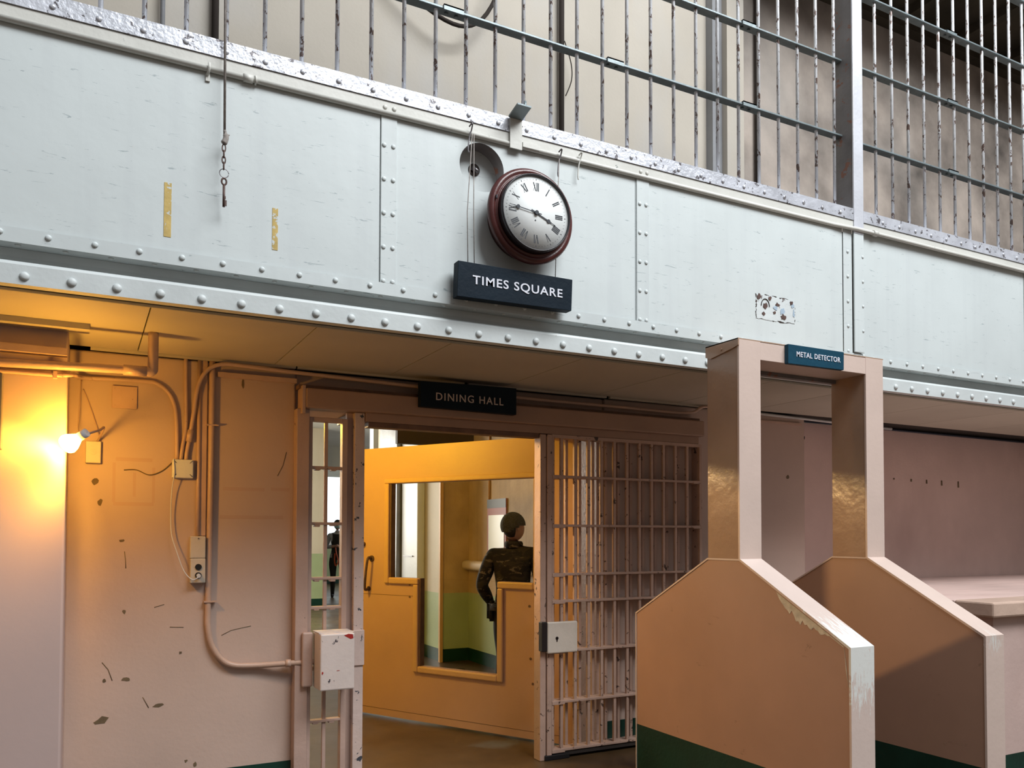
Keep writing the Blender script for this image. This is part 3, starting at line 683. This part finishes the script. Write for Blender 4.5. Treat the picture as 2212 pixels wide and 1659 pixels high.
tube(hd, [dp(-1.61, 1.30, 0), dp(-1.61, 1.30, -.008)], .026, 12); tube(hd, [dp(-1.64, 1.05, 0), dp(-1.64, 1.05, -.008)], .02, 12)
obj('pull_handle', hd, M_rust, dr)
bm = BM(); tube(bm, [dp(-1.70, 1.42, 0), dp(-1.70, 1.42, -.02)], .018, 10); obj('latch_knob', bm, M_rust, dr)
bm = BM(); dbox(bm, SL, SR-.1, .075, .078, -.001, 0); dbox(bm, SL+.02, bL-.05, 1.005, 1.008, -.001, 0); obj('seam_line', bm, M_darkhead, dr)
for z in (1.95, 1.15, .34): 
    bm = BM(); tube(bm, [dp(SR+.005, z-.05, -.01), dp(SR+.005, z+.05, -.01)], .012, 10); obj('hinge', bm, M_darkhead, dr)
for s, z in ((-.015, 2.02), (-.07, .98), (-.06, .60), (-.04, .42), (-1.2, 1.10), (-1.2, 1.0)):
    bm = BM(); tube(bm, [dp(s, z, 0), dp(s, z, -.003)], .010, 8); obj('screw', bm, M_darkhead, dr)

# ================================================================== DINING HALL INTERIOR
struct('ceiling_dining', B(-.6, 13, 5.18, 26, 3.70, 3.8), M_pale_in)
struct('wall_dining_front', B(-.6, 1.10, 5.181, 5.2, 0, 3.7), M_cream_in)
struct('wall_dining_front_right', B(3.28, 4.0, 5.181, 5.2, 0, 3.7), M_cream_in)
struct('wall_dining_over_door', B(1.10, 3.28, 5.181, 5.2, 2.24, 3.7), M_cream_in)
struct('wall_dining_left', B(-.6, -.5, 5.2, 26, 0, 3.7), M_cream_in)
def wains(nm, a, ztop_green=.808, zb=.15, upper=M_cream_in, z1=3.7):
    x0, x1, y0, y1 = a; bm = BM()
    box(bm, x0, x1, y0, y1, zb, ztop_green, 1); box(bm, x0, x1, y0, y1, 0, zb, 2); box(bm, x0, x1, y0, y1, ztop_green, z1, 0)
    return struct(nm, bm, [upper, M_green_in, M_green])
wains('wall_dining_end_of_pier', (3.76, 4.6, 9.04, 11.4), upper=M_cream_in)
wains('wall_dining_niche', (3.762, 4.30, 9.02, 9.04), upper=M_tan_in)
wains('wall_dining_right', (4.113, 4.30, 5.2, 9.02), upper=M_tan_in)
wains('wall_dining_far', (-.5, 4.46, 17.0, 17.3), 1.10, .17, upper=M_cream_in)
wains('wall_dining_back', (3.0, 13, 24.8, 25.0), 1.10, .17, upper=M_pale_in)
struct('wall_dining_east', B(12.8, 13, 5.2, 25, 0, 3.7), M_pale_in)
bm = BM(); box(bm, 4.3, 12.8, 13.3, 13.5, 2.9, 3.7); box(bm, 4.5, 12.8, 20.3, 20.5, 3.15, 3.7); struct('trim_10', bm, M_pale_in, label='ceiling beams of the dining hall')
# far windows
M_pane = flat('bright_window', (.8, .85, .9), .3, emit=(.85, .95, 1.0), es=1.6)
for i, x in enumerate((6.3, 7.75, 9.2)):
    wn = struct('window_%d' % (i+1), B(x, x+1.0, 24.77, 24.80, 1.3, 3.3), M_pale_in)
    obj('pane', B(x+.06, x+.94, 24.765, 24.769, 1.36, 3.24), M_pane, wn)
# locker on the pier side
t = thing('white_cabinet', 'tall white cabinet seen through the door window, left part', 'cabinet', (3.72, 9.85, 0))
obj('body', B(3.66, 3.757, 9.56, 10.12, 0, 3.3), M_locker, t, bevel=.006)
obj('handle', B(3.645, 3.66, 9.70, 10.02, 1.222, 1.237), M_steel, t)
o = obj('steel_panel', B(3.60, 3.757, 10.16, 10.85, 0, 3.2), paint('brushed_panel', (.25, .25, .25), .35, .3, 2, metallic=.6), origin=(3.68, 10.5, 0)); tag(o, 'dark grey steel panel seen at the left edge of the door window', 'panel')
o = obj('corner_guard', B(3.735, 3.775, 9.005, 9.045, 0, 3.65), paint('corner_guard_paint', (.62, .38, .16), .5, .1, 3), origin=(3.755, 9.02, 0)); tag(o, 'tan corner strip on the cream wall seen through the door window', 'corner strip')
o = obj('ceiling_board', B(2.84, 3.70, 8.0, 8.06, 2.433, 2.9), flat('dark_brown_board', (.022, .012, .008), .6), origin=(3.3, 8.03, 2.43)); tag(o, 'dark brown board hanging above the yellow door inside the dining hall', 'board')
for x in (2.95, 3.6):
    obj('hanger', T([(x-3.3+3.3, 8.03, 2.9), (x, 8.03, 3.70)], .01, 6), M_gap, o)
# wall rail with rounded end
o = obj('wall_rail', B(4.0, 4.112, 6.4, 9.0, 1.085, 1.195), paint('rail_cream', (.58, .46, .30), .5, .1, 4), origin=(4.06, 7.7, 1.08), bevel=.045, seg=5); tag(o, 'rounded cream rail on the wall left of the man in camouflage', 'rail')
# poster; a window reflection is painted in as a near-white picture
t = thing('wall_poster', 'pink and grey poster with a painted window reflection at its centre on the tan wall behind the man', 'poster', (4.10, 8.25, 1.3))
obj('board', B(4.095, 4.112, 8.01, 8.48, 1.15, 1.90), flat('poster_pink', (.42, .17, .17), .5), t, bevel=.003)
obj('heading', B(4.092, 4.0949, 8.01, 8.48, 1.80, 1.90), flat('poster_grey', (.13, .15, .18), .5), t)
obj('picture', B(4.090, 4.0949, 8.05, 8.44, 1.18, 1.72), flat('poster_painted_reflection', (.82, .88, .88), .3), t)
o = obj('wall_conduit', T([(4.10, 8.44, 1.90), (4.10, 8.44, 3.6)], .012), M_yframe, origin=(4.10, 8.44, 1.9)); tag(o, 'thin vertical conduit above the poster in the dining hall', 'conduit')

# ================================================================== PEOPLE
def skin_mesh(verts, edges, radii, sub=2, root=0):
    me = bpy.data.meshes.new('tmp'); me.from_pydata(verts, edges, []); o = bpy.data.objects.new('tmp', me); COL.objects.link(o)
    sk = o.modifiers.new('skin', 'SKIN'); sk.use_smooth_shade = True; sk.branch_smoothing = .6
    for i, r in enumerate(radii):
        d = me.skin_vertices[0].data[i]; d.radius = r if isinstance(r, tuple) else (r, r); d.use_root = (i == root)
    ss = o.modifiers.new('sub', 'SUBSURF'); ss.levels = sub; ss.render_levels = sub
    dg = bpy.context.evaluated_depsgraph_get(); out = bpy.data.meshes.new_from_object(o.evaluated_get(dg))
    bpy.data.objects.remove(o); return out
def person(name, label, loc, yaw, H, J, matfn, mats, head_yaw=0, curl=.5, bulk=1.0):
    """J: joints in metres for a 1.75 m figure facing -y; returns the root"""
    root = thing(name, label, 'person', loc); k = H/1.75
    Rz = Matrix.Rotation(yaw, 4, 'Z')
    V = [(0, .0, .96), (0, 0, 1.08), (0, .01, 1.24), (0, .01, 1.38), (0, .005, 1.47), (0, -.01, 1.53)]
    Rd = [(.165, .12), (.155, .115), (.175, .125), (.165, .11), (.062, .062), (.055, .058)]
    E = [(0, 1), (1, 2), (2, 3), (3, 4), (4, 5)]
    Rd = [(a*bulk, b*bulk) if i < 4 else (a, b) for i, (a, b) in enumerate(Rd)]
    def add(p, r, fr): V.append(p); Rd.append(r); E.append((fr, len(V)-1)); return len(V)-1
    for s in (-1, 1):
        h = add((s*.095, 0, .90), (.10, .105), 0)
        kn = J['knee'][s]; an = J['ankle'][s]
        m1 = add(tuple((Vector((s*.1, 0, .88))*.5+Vector(kn)*.5)), (.088, .092), h); k1 = add(kn, (.062, .066), m1)
        m2 = add(tuple(Vector(kn)*.6+Vector(an)*.4), (.060, .064), k1); a1 = add(an, (.042, .045), m2)
        he = add((an[0], an[1]+.01, .045), (.042, .042), a1); add((an[0]*1.05, an[1]-.16, .035), (.044, .032), he)
        sh = add((s*.17*(1+(bulk-1)*.4), .01, 1.41), (.070*bulk, .075*bulk), 3); el = J['elbow'][s]; wr = J['wrist'][s]
        m3 = add(tuple(Vector((s*.19, .01, 1.40))*.5+Vector(el)*.5), (.058*bulk, .058*bulk), sh); e1 = add(el, (.048*bulk, .048*bulk), m3); m4 = add(tuple(Vector(el)*.5+Vector(wr)*.5), (.044*bulk, .044*bulk), e1); add(wr, (.028, .032), m4)
    body = skin_mesh(V, E, Rd, 2)
    bm = BM(); bm.from_mesh(body)
    # head: skull, jaw, nose, ears, brow
    hm = BM(); bmesh.ops.create_uvsphere(hm, u_segments=24, v_segments=16, radius=1)
    for v in hm.verts:
        x, y, z = v.co; w_ = .077*(1-.24*max(0, -z)**1.2); d_ = .097
        yy = y*d_; 
        if y < 0: yy = y*.088*(1+.12*max(0, -z)); 
        zz = z*.118
        if y < -.5 and abs(x) < .28: yy -= .018*max(0, 1-abs(z+.18)/.28)*(1-abs(x)/.28)      # nose
        if y < -.55 and abs(z-.12) < .12 and .2 < abs(x) < .55: yy += .008                        # eye sockets
        v.co = (x*w_, yy, zz)
    bmesh.ops.translate(hm, verts=hm.verts, vec=(0, -.015, 1.635))
    for s in (-1, 1):
        g = bmesh.ops.create_uvsphere(hm, u_segments=8, v_segments=6, radius=1)['verts']
        for v in g: v.co = Vector((s*.078+v.co.x*.008, v.co.y*.017+.002, v.co.z*.03+1.63))
    Hr = Matrix.Translation((0, 0, 1.6)) @ Matrix.Rotation(head_yaw, 4, 'Z') @ Matrix.Translation((0, 0, -1.6))
    bmesh.ops.transform(hm, matrix=Hr, verts=hm.verts)
    hme = bpy.data.meshes.new('t'); hm.to_mesh(hme); hm.free(); n0 = len(bm.faces); bm.from_mesh(hme)
    # hands: palm plus five fingers each
    for s in (-1, 1):
        wr = Vector(J['wrist'][s]); el = Vector(J['elbow'][s]); d = (wr-el).normalized(); side = Vector((s, 0, 0)); side = (side-d*side.dot(d)).normalized(); nn = d.cross(side)
        fw_ = Vector((0, -1, 0)); fw_ = (fw_-d*fw_.dot(d))
        fw_ = fw_.normalized() if fw_.length > .2 else nn
        inn = d.cross(fw_).normalized()
        if inn.x*s > 0: inn = -inn
        tube(bm, [wr-d*.01, wr+d*.03, wr+d*.07, wr+d*.088], [.026, .033, .036, .026], 10)
        for q, (ofs, ln) in enumerate(((-.027, .062), (-.009, .074), (.009, .078), (.026, .068))):
            a0 = wr+d*.075-fw_*ofs*-1; p1 = a0+d*ln*.45+inn*.008; p2 = p1+d*ln*.32+inn*.018*curl*2; p3 = p2+d*ln*.18+inn*.02*curl*2
            tube(bm, [a0, p1, p2, p3], [.0092, .0085, .008, .006], 7)
        b0 = wr+d*.025+fw_*.026; tube(bm, [b0, b0+d*.03+fw_*.022, b0+d*.055+fw_*.026+inn*.01, b0+d*.07+fw_*.022+inn*.018], [.012, .011, .0095, .007], 7)
    for f in bm.faces: f.smooth = True; c = f.calc_center_median(); f.material_index = matfn(c, f.index >= 0 and c.z > 1.5)
    for v in bm.verts: v.co = (Rz @ v.co)*k
    me = bpy.data.meshes.new('body'); bm.to_mesh(me); bm.free()
    for m in mats: me.materials.append(m)
    b = bpy.data.objects.new('body', me); COL.objects.link(b); b.parent = root
    def part(nm, pbm, m, smooth=True, head=False):
        if head: bmesh.ops.transform(pbm, matrix=Hr, verts=pbm.verts)
        for v in pbm.verts: v.co = (Rz @ v.co)*k
        for f in pbm.faces: f.smooth = smooth
        bmesh.ops.recalc_face_normals(pbm, faces=pbm.faces)
        mm = bpy.data.meshes.new(nm); pbm.to_mesh(mm); pbm.free(); mm.materials.append(m)
        q = bpy.data.objects.new(nm, mm); COL.objects.link(q); q.parent = root; return q
    return root, part
def shell(cx_, cy_, cz_, rx, ry, rz, keep, seg=28):
    bm = BM(); bmesh.ops.create_uvsphere(bm, u_segments=seg, v_segments=18, radius=1)
    bmesh.ops.delete(bm, geom=[v for v in bm.verts if not keep(v.co)], context='VERTS')
    for v in bm.verts: v.co = Vector((cx_+v.co.x*rx, cy_+v.co.y*ry, cz_+v.co.z*rz))
    return bm
# man in camouflage, seen from behind, turning his head to the right
J = {'knee': {-1: (-.10, -.02, .50), 1: (.10, -.03, .50)}, 'ankle': {-1: (-.11, .03, .09), 1: (.12, .02, .09)},
     'elbow': {-1: (-.275, .05, 1.12), 1: (.285, .05, 1.12)}, 'wrist': {-1: (-.22, -.12, .93), 1: (.23, -.13, .93)}}
def mf(c, up_):
    if c.z > 1.50: return 1
    if c.z > .90 and not (abs(c.x) < .30 and c.y < -.17): return 0
    if c.z > .84 and c.y < -.15: return 1
    if c.z < .075: return 2
    return 3 if c.z < .90 else 0
r_, part = person('person', 'man in a dark camouflage jacket and knitted cap, seen from behind through the door window', (3.26, 6.23, 0), math.radians(180-28-12), 1.67, J, mf, [M_camo, M_skin, M_black, M_dark], head_yaw=math.radians(-42), bulk=1.28)
part('knitted_cap', shell(0, .008, 1.655, .098, .122, .122, lambda c: c.z > -.02-.62*max(0, c.y+.25)), M_knit, head=True)
part('hair', shell(0, .012, 1.63, .082, .092, .09, lambda c: c.y > .1 and c.z < .3), M_hair, head=True)
bm = BM(); lathe(bm, [(.070, 0), (.080, .012), (.085, .035), (.078, .055), (.066, .06)], (0, .0, 1.455), 'z', 24); part('collar', bm, M_camo)
bm = BM(); box(bm, .155, .235, -.06, .07, .80, .98); bmesh.ops.bevel(bm, geom=bm.edges[:], offset=.025, segments=3, affect='EDGES'); part('hip_pouch', bm, M_dark)
bm = BM(); lathe(bm, [(.215, 0), (.225, .0), (.225, .06), (.215, .06)], (0, 0, .90), 'z', 32)
for v in bm.verts: v.co.y *= .72
part('jacket_hem', bm, M_camo)
# far visitor facing us, blue mask
J2 = {'knee': {-1: (-.09, -.05, .50), 1: (.13, .0, .50)}, 'ankle': {-1: (-.10, -.02, .09), 1: (.20, .10, .09)},
      'elbow': {-1: (-.25, .03, 1.13), 1: (.25, .03, 1.13)}, 'wrist': {-1: (-.04, -.20, 1.16), 1: (.20, -.06, .90)}}
def mf2(c, up_):
    if c.z > 1.52: return 1
    if c.z > .90:
        if c.y < -.15 or (c.z < .92 and abs(c.x) > .17): return 1
        return 0 if abs(c.x) < .12 and c.z < 1.42 and c.y < .05 and c.x < .06 else 2
    return 3
r_, part = person('person', 'far visitor in dark clothes with a pale blue face mask, seen through the barred sidelight', (5.40, 19.41, 0), math.radians(-16), 1.84, J2, mf2, [M_dark, M_skin, M_greycloth, M_dark])
part('hair', shell(0, .004, 1.66, .086, .104, .104, lambda c: c.z > .12-.9*max(0, c.y)), M_hair)
part('face_mask', shell(0, -.022, 1.600, .079, .096, .055, lambda c: c.y < -.25), M_mask)
bm = BM(); tube(bm, smooth_path([(-.04, -.235, 1.14), (-.02, -.24, 1.0), (.02, -.22, .82), (-.03, -.22, .72), (-.06, -.23, .84), (-.05, -.235, 1.0)]), .014, 6); part('orange_strap', bm, M_orange)

# ================================================================== METAL DETECTOR
t = thing('metal_detector', 'pink walk-through metal detector frame with slanted side panels and green feet', 'metal detector', (3.722, 3.49, 0))
def side(x0, x1, nm, ms):
    pr = [(2.672, .30), (4.318, .30), (4.318, 1.000), (3.64, 1.362), (3.385, 1.362), (2.672, .975)]
    bm = BM(); prism(bm, pr, 'x', x0+.004, x1-.004, 0); box(bm, x0+.004, x1-.004, 2.672, 4.318, 0, .30, 1)
    p = obj('side_panel', bm, [M_det, M_green], t)
    # folded sheet strip round the edge
    out = [(2.659, 0), (2.659, .983), (3.378, 1.372), (3.64, 1.372), (4.326, 1.006), (4.326, 0)]
    inn = [(2.671, 0), (2.671, .9755), (3.384, 1.3625), (3.6385, 1.3625), (4.3185, 1.0005), (4.3185, 0)]
    bm = BM()
    for i in range(5): prism(bm, [out[i], out[i+1], inn[i+1], inn[i]], 'x', x0, x1)
    bmesh.ops.remove_doubles(bm, verts=bm.verts, dist=1e-5)
    obj('edge_strip', bm, ms, p, origin=world_loc(t))
rq = random.Random(5); pp = []
for k in range(15):
    y = 2.70+.42*k/14; pp.append((y, .975+(y-2.672)*.5428-.006))
pp = [(2.676, .80)]+pp
for k in range(30):
    y = 3.10-.40*k/29; zz = .975+(y-2.672)*.5428; w_ = .012+.060*math.sin(math.pi*min(1, (k+3)/26))*rq.uniform(.45, 1.1); pp.append((y, zz-w_))
pp += [(2.690, .87), (2.682, .83)]
bm = BM(); prism(bm, pp, 'x', 3.1478, 3.1492)
peel = obj('peeled_edge', bm, paint('bare_primer', (.60, .55, .45), .6, .25, 30), t)
side(3.145, 3.302, 'left', M_strip); side(4.145, 4.297, 'right', M_strip2)
for x0, x1 in ((3.147, 3.300), (4.147, 4.295)):
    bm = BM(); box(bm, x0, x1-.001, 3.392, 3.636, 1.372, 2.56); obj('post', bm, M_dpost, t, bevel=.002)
    obj('post_front', B(x0-.002, x1+.001, 3.378, 3.391, 1.372, 2.568), M_strip2, t)
bm = BM(); box(bm, 3.301, 4.146, 3.379, 3.636, 2.468, 2.566); obj('crossbeam', bm, M_strip2, t, bevel=.002)
bm = BM(); prism(bm, [(3.376, 2.574), (3.640, 2.574), (3.640, 2.512), (3.60, 2.498), (3.42, 2.525), (3.376, 2.535)], 'x', 3.138, 3.1455); box(bm, 3.138, 4.30, 3.378, 3.64, 2.568, 2.574)
obj('top_cap', bm, M_dpost, t)
obj('bolt', T([(3.138, 3.51, 2.535), (3.133, 3.51, 2.535)], .009, 8), M_dpost, t)
obj('inner_channel', B(3.30, 4.146, 3.60, 3.636, 2.445, 2.467), M_postd, t)
t2 = thing('metal_detector_sign', 'small dark teal sign reading METAL DETECTOR on the detector crossbeam', 'sign', (3.70, 3.35, 2.46))
bm = BM(); prism(bm, [(3.484, 2.572), (3.928, 2.572), (3.926, 2.466), (3.483, 2.462)], 'y', 3.350, 3.3775); obj('board', bm, M_signt, t2, bevel=.002)
text('letter', 'METAL DETECTOR', 3.545, 3.895, 2.5215, .030, 3.349, M_letter, t2, bold=.012)

# ================================================================== STAIR PARAPET (right)
t = thing('stair_parapet', 'broad pink painted concrete ledge with a thick overhanging slab, right of the metal detector', 'ledge', (6.5, 4.0, 0))
bm = BM(); box(bm, 4.78, 9.0, 3.02, 4.87, .2, 1.03, 0); box(bm, 4.78, 9.0, 3.02, 4.87, 0, .2, 1); obj('body', bm, [M_wall_far, M_green], t)
bm = BM(); box(bm, 4.72, 5.262, 3.22, 4.875, 1.03, 1.108); box(bm, 5.2625, 9.0, 3.22, 5.095, 1.03, 1.108); obj('slab', bm, M_wall_far, t, bevel=.006)
M_nose = paint('slab_nosing_paint', (.62, .45, .36), .35, .12, 5, chips=(.06, .05, .05), chip_at=.70, chip_scale=12)
obj('nosing', B(4.71, 9.0, 2.97, 3.217, 1.022, 1.112), M_nose, t, bevel=.012)

# ================================================================== WALL SERVICES
def pipe(name, label, pts, r, m, smooth=True, cat='pipe', seg=10, fit=()):
    P = smooth_path(pts) if smooth else pts
    o = obj(name, T(P, r, seg), m, origin=pts[0]); tag(o, label, cat)
    return o
yp = YW-.016
pipe('wall_conduit', 'thin conduit dropping straight from the soffit to the white junction box', [(.491, yp, 2.47), (.495, yp, 2.25), (.496, yp, 2.09), (.480, yp, 1.98), (.473, yp, 1.91)], .0105, M_pipe)
o = pipe('wall_conduit', 'conduit running along the soffit and sweeping down to the white junction box', [(4.30, 4.80, 2.472), (4.12, 4.81, 2.465), (3.97, 4.82, 2.408), (3.4, 4.82, 2.408), (2.486, 4.82, 2.412), (1.252, 4.82, 2.438), (.80, 4.82, 2.452), (.675, 4.82, 2.45), (.60, 4.83, 2.41), (.555, 4.84, 2.32), (.533, 4.85, 2.16), (.517, yp, 2.04), (.503, yp, 1.95), (.500, yp, 1.91)], .0115, M_pipe)
obj('coupling', T([(.521, 4.855, 2.075), (.512, 4.862, 2.01)], .0165, 12), M_pipe, o)
pipe('wall_conduit', 'conduit curving from the pier into the top of the junction box', [(-.04, yp, 2.318), (.28, yp, 2.326), (.345, yp, 2.318), (.395, yp, 2.285), (.43, yp, 2.225), (.447, yp, 2.13), (.453, yp, 1.91)], .011, M_pipe)
pipe('wall_conduit', 'straight vertical conduit down to the two stacked outlet boxes', [(.564, yp, 2.47), (.564, yp, 1.80), (.566, yp, 1.49)], .011, M_pipe, False)
o = pipe('water_pipe', 'thick vertical pipe bending right at the bottom toward the lock box', [(.630, YW-.02, 2.47), (.629, YW-.02, 1.80), (.624, YW-.02, 1.10), (.625, YW-.02, .99), (.645, YW-.021, .885), (.695, YW-.022, .803), (.765, YW-.024, .762), (.90, YW-.03, .753), (1.05, 4.82, .757), (1.212, 4.79, .762)], .0165, M_pipe)
obj('coupling', T([(1.045, 4.825, .757), (1.075, 4.819, .758)], .0225, 14), M_pipe, o)
obj('clamp', B(.60, .665, YW-.04, YW-.001, 2.105, 2.112), M_pipe, o); obj('clamp', B(.60, .665, YW-.04, YW-.001, 1.12, 1.128), M_pipe, o)
o = obj('wall_channel', B(.574, .606, YW-.014, YW, 1.49, 2.47), M_pipe, origin=(.59, YW, 1.49)); tag(o, 'flat vertical channel strip between conduit and thick pipe', 'channel')
bm = BM(); box(bm, .66, 1.10, YW-.03, YW, 2.385, 2.412); o = obj('cable_tray', bm, M_pipe, origin=(.6, YW, 2.38)); tag(o, 'thin horizontal wooden batten on the wall under the soffit', 'batten')
# junction box
t = thing('junction_box', 'square white junction box with three conduits entering its top', 'junction box', (.48, YW, 1.80))
cs_ = obj('case', B(.427, .535, YW-.05, YW, 1.806, 1.908), M_white, t, bevel=.006)
for x, z, s in ((.44, 1.895, 1), (.523, 1.895, -1), (.44, 1.82, -1), (.523, 1.82, 1)):
    bm = BM(); tube(bm, [(x-.007, YW-.0512, z+.007*s), (x+.007, YW-.0512, z-.007*s)], .002, 6); obj('screw_slot', bm, M_steel, cs_)
t = thing('outlet_box', 'cream blank electrical box, upper of the two stacked below the conduit', 'electrical box', (.566, YW, 1.366), 'stacked electrical boxes')
obj('case', B(.524, .604, YW-.05, YW, 1.366, 1.487), M_outlet, t, bevel=.004); obj('screw', T([(.566, YW-.05, 1.475), (.566, YW-.053, 1.475)], .004, 8), M_steel, t)
t = thing('outlet_box', 'cream power outlet box with two black sockets, lower of the two stacked', 'electrical box', (.566, YW, 1.23), 'stacked electrical boxes')
cs_ = obj('case', B(.526, .605, YW-.05, YW, 1.230, 1.3645), M_outlet, t, bevel=.004)
for z in (1.318, 1.272): obj('socket', T([(.567, YW-.0485, z), (.567, YW-.056, z)], .017, 18), M_black, cs_)
t = thing('power_cord', 'thin white cord looping from the junction box down to the outlet', 'cord', (.43, 4.81, 1.3))
obj('cord', T(smooth_path([(.432, 4.828, 1.91), (.437, 4.825, 1.83), (.427, 4.84, 1.74), (.424, 4.85, 1.62), (.428, 4.84, 1.50), (.455, 4.82, 1.40), (.49, 4.81, 1.30), (.53, 4.80, 1.252), (.557, 4.80, 1.258), (.567, 4.81, 1.270)]), .0030, 7), M_white, t)
obj('plug', T([(.567, 4.824, 1.272), (.567, 4.80, 1.270)], .011, 12), M_white, t)
o = obj('dark_wire', T(smooth_path([(.437, YW-.004, 1.90), (.38, YW-.004, 1.845), (.315, YW-.004, 1.82), (.25, YW-.004, 1.845), (.19, YW-.004, 1.842)]), .003, 6), M_chip, origin=(.3, YW, 1.84)); tag(o, 'thin dark wire trailing left from the junction box across the wall', 'wire')
# blank plate
t = thing('blank_plate', 'square pink blank cover plate high on the wall right of the lamp', 'plate', (.187, YW, 2.17))
pt_ = obj('plate', B(.126, .249, YW-.014, YW, 2.172, 2.292), M_pipe, t, bevel=.003)
for x in (.14, .235):
    for z in (2.187, 2.278): obj('screw', T([(x, YW-.014, z), (x, YW-.018, z)], .005, 8), M_pipe, pt_)
# pipes over the pier
o = obj('square_duct', B(-2.4, -.078, 4.33, 4.39, 2.325, 2.362), M_pipe, origin=(-.3, 4.36, 2.33), bevel=.003); tag(o, 'square painted duct ending at the pier corner under the soffit', 'duct')
o = pipe('large_pipe', 'large horizontal pipe in front of the pier ending in an elbow', [(-2.4, 4.35, 2.262), (-.34, 4.35, 2.272), (.17, 4.35, 2.288), (.262, 4.35, 2.288)], .020, M_pipe, False, seg=14)
obj('sleeve', T([(.16, 4.35, 2.287), (.262, 4.35, 2.288)], .025, 14), M_pipe, o)
obj('elbow', T(smooth_path([(.25, 4.35, 2.288), (.285, 4.35, 2.292), (.29, 4.35, 2.33), (.29, 4.35, 2.48)]), .024, 14), M_pipe, o)
o = pipe('pier_conduit', 'thin conduit crossing the pier above the bright lamp', [(-2.4, 4.385, 2.232), (-.34, 4.385, 2.24), (-.10, 4.385, 2.243), (-.05, 4.45, 2.262), (-.035, 4.80, 2.312), (.03, yp, 2.318)], .0105, M_pipe)
obj('clamp', B(-.135, -.118, 4.368, 4.399, 2.224, 2.256), M_pipe, o)
o = obj('soffit_plank', B(-2.4, .013, 4.30, 4.395, 2.452, 2.479), M_soffit, origin=(-.3, 4.35, 2.46)); tag(o, 'flat plank under the soffit above the pier pipes', 'plank')
t = thing('notice_board', 'edge of a dark metal board on the pier at the left border', 'board', (-.8, 4.37, 1.87))
pn_ = obj('panel', B(-1.3, -.333, 4.330, 4.3995, 1.880, 2.222), flat('dark_board', (.13, .12, .13), .5), t, bevel=.002)
for z in (1.90, 2.20): obj('screw', T([(-.35, 4.330, z), (-.35, 4.326, z)], .006, 8), M_steel, pn_)

# ---- bright lamp on a bracket beside the pier
ls = bpy.data.lights.new('lamp_beam', 'SPOT'); ls.energy = 120; ls.color = (1.0, .50, .07); ls.spot_size = math.radians(125); ls.spot_blend = .7; ls.shadow_soft_size = .03
lo = bpy.data.objects.new('lamp_beam', ls); COL.objects.link(lo); lo.location = (-.075, 4.285, 1.903)
lo.rotation_euler = Vector((-.62, .50, -.42)).to_track_quat('-Z', 'Y').to_euler()
t = thing('wall_lamp', 'glowing orange-white flood lamp on a bracket at the corner of the pier', 'lamp', (.04, YW, 1.93))
obj('socket_box', B(.005, .078, YW-.045, YW, 1.87, 1.985), M_outlet, t, bevel=.004)
obj('socket', T([(.042, YW-.045, 1.93), (.042, YW-.052, 1.93)], .016, 16), M_outlet, t)
LP = Vector((-.045, 4.26, 1.925)); LD = Vector((-.55, .38, -.38)).normalized()
obj('arm', T(smooth_path([(.06, YW-.03, 1.985), (.085, 4.6, 2.03), (.06, 4.36, 1.99), LP-LD*.05]), .006, 8), M_pipe, t)
obj('holder', T([LP-LD*.075, LP-LD*.03], .020, 14), M_white, t)
M_bulb = flat('bulb_glow', (1, .8, .5), .4, emit=(1.0, .47, .055), es=290)
bm = BM()
P_ = [(-.03, .018), (-.012, .028), (.010, .040), (.030, .045), (.044, .040), (.053, .022), (.056, .002)]
tube(bm, [LP+LD*a for a, _ in P_], [r for _, r in P_], 20); obj('bulb', bm, M_bulb, t)
obj('flex', T(smooth_path([(-.02, YW-.01, 2.31), (-.026, 4.80, 2.15), (-.028, 4.72, 2.03), (.0, 4.5, 1.98), LP-LD*.075]), .003, 6), M_pipe, t)
obj('flex', T(smooth_path([(-.01, YW-.008, 2.26), (.03, YW-.01, 2.15), (.065, YW-.02, 2.03), (.07, YW-.03, 1.985)]), .003, 6), M_pipe, t)
# ---- right wall bits
pipe('soffit_conduit', 'pale conduit along the soffit behind the metal detector', [(4.45, 4.84, 2.465), (6.4, 4.95, 2.455)], .012, M_pipec, False)
pipe('dark_cable', 'dark blue cable along the top of the right wall', [(5.0, 5.06, 2.475), (9.0, 5.06, 2.462)], .010, flat('navy_cable', (.015, .02, .04), .5), False)
o = obj('wall_batten', B(4.3, 5.2, YW-.02, YW, 2.40, 2.415), M_pipe, origin=(4.7, YW, 2.4)); tag(o, 'thin pink batten on the wall behind the detector opening', 'batten')
bm = BM(); lathe(bm, [(.001, -.06), (.03, -.055), (.045, -.035), (.048, -.01), (.05, 0)], (5.33, 5.09, 2.33), 'y', 20); t = thing('siren', 'small brown alarm fitting high on the wall, left of the detector right post', 'alarm', (5.33, 5.09, 2.33))
obj('bell', bm, M_darkhead, t); obj('feed', T([(5.33, 5.08, 2.36), (5.31, 5.08, 2.45)], .010, 8), M_darkhead, t)
obj('nozzle', T([(5.36, 5.05, 2.33), (5.40, 5.02, 2.325)], .014, 10), M_black, t)
wr = bpy.data.objects['wall_back']
obj('paint_chip', blob(5.055, 1.97, .025, .022, YW, 9, 44), M_chip, wr)
wr = bpy.data.objects['wall_right']
for i, x in enumerate((6.45, 6.62, 6.86, 7.08, 7.3, 7.55)): obj('screw_hole', T([(x, 5.099, 2.03-.012*i), (x, 5.102, 2.03)], .009, 8), M_chip, wr)
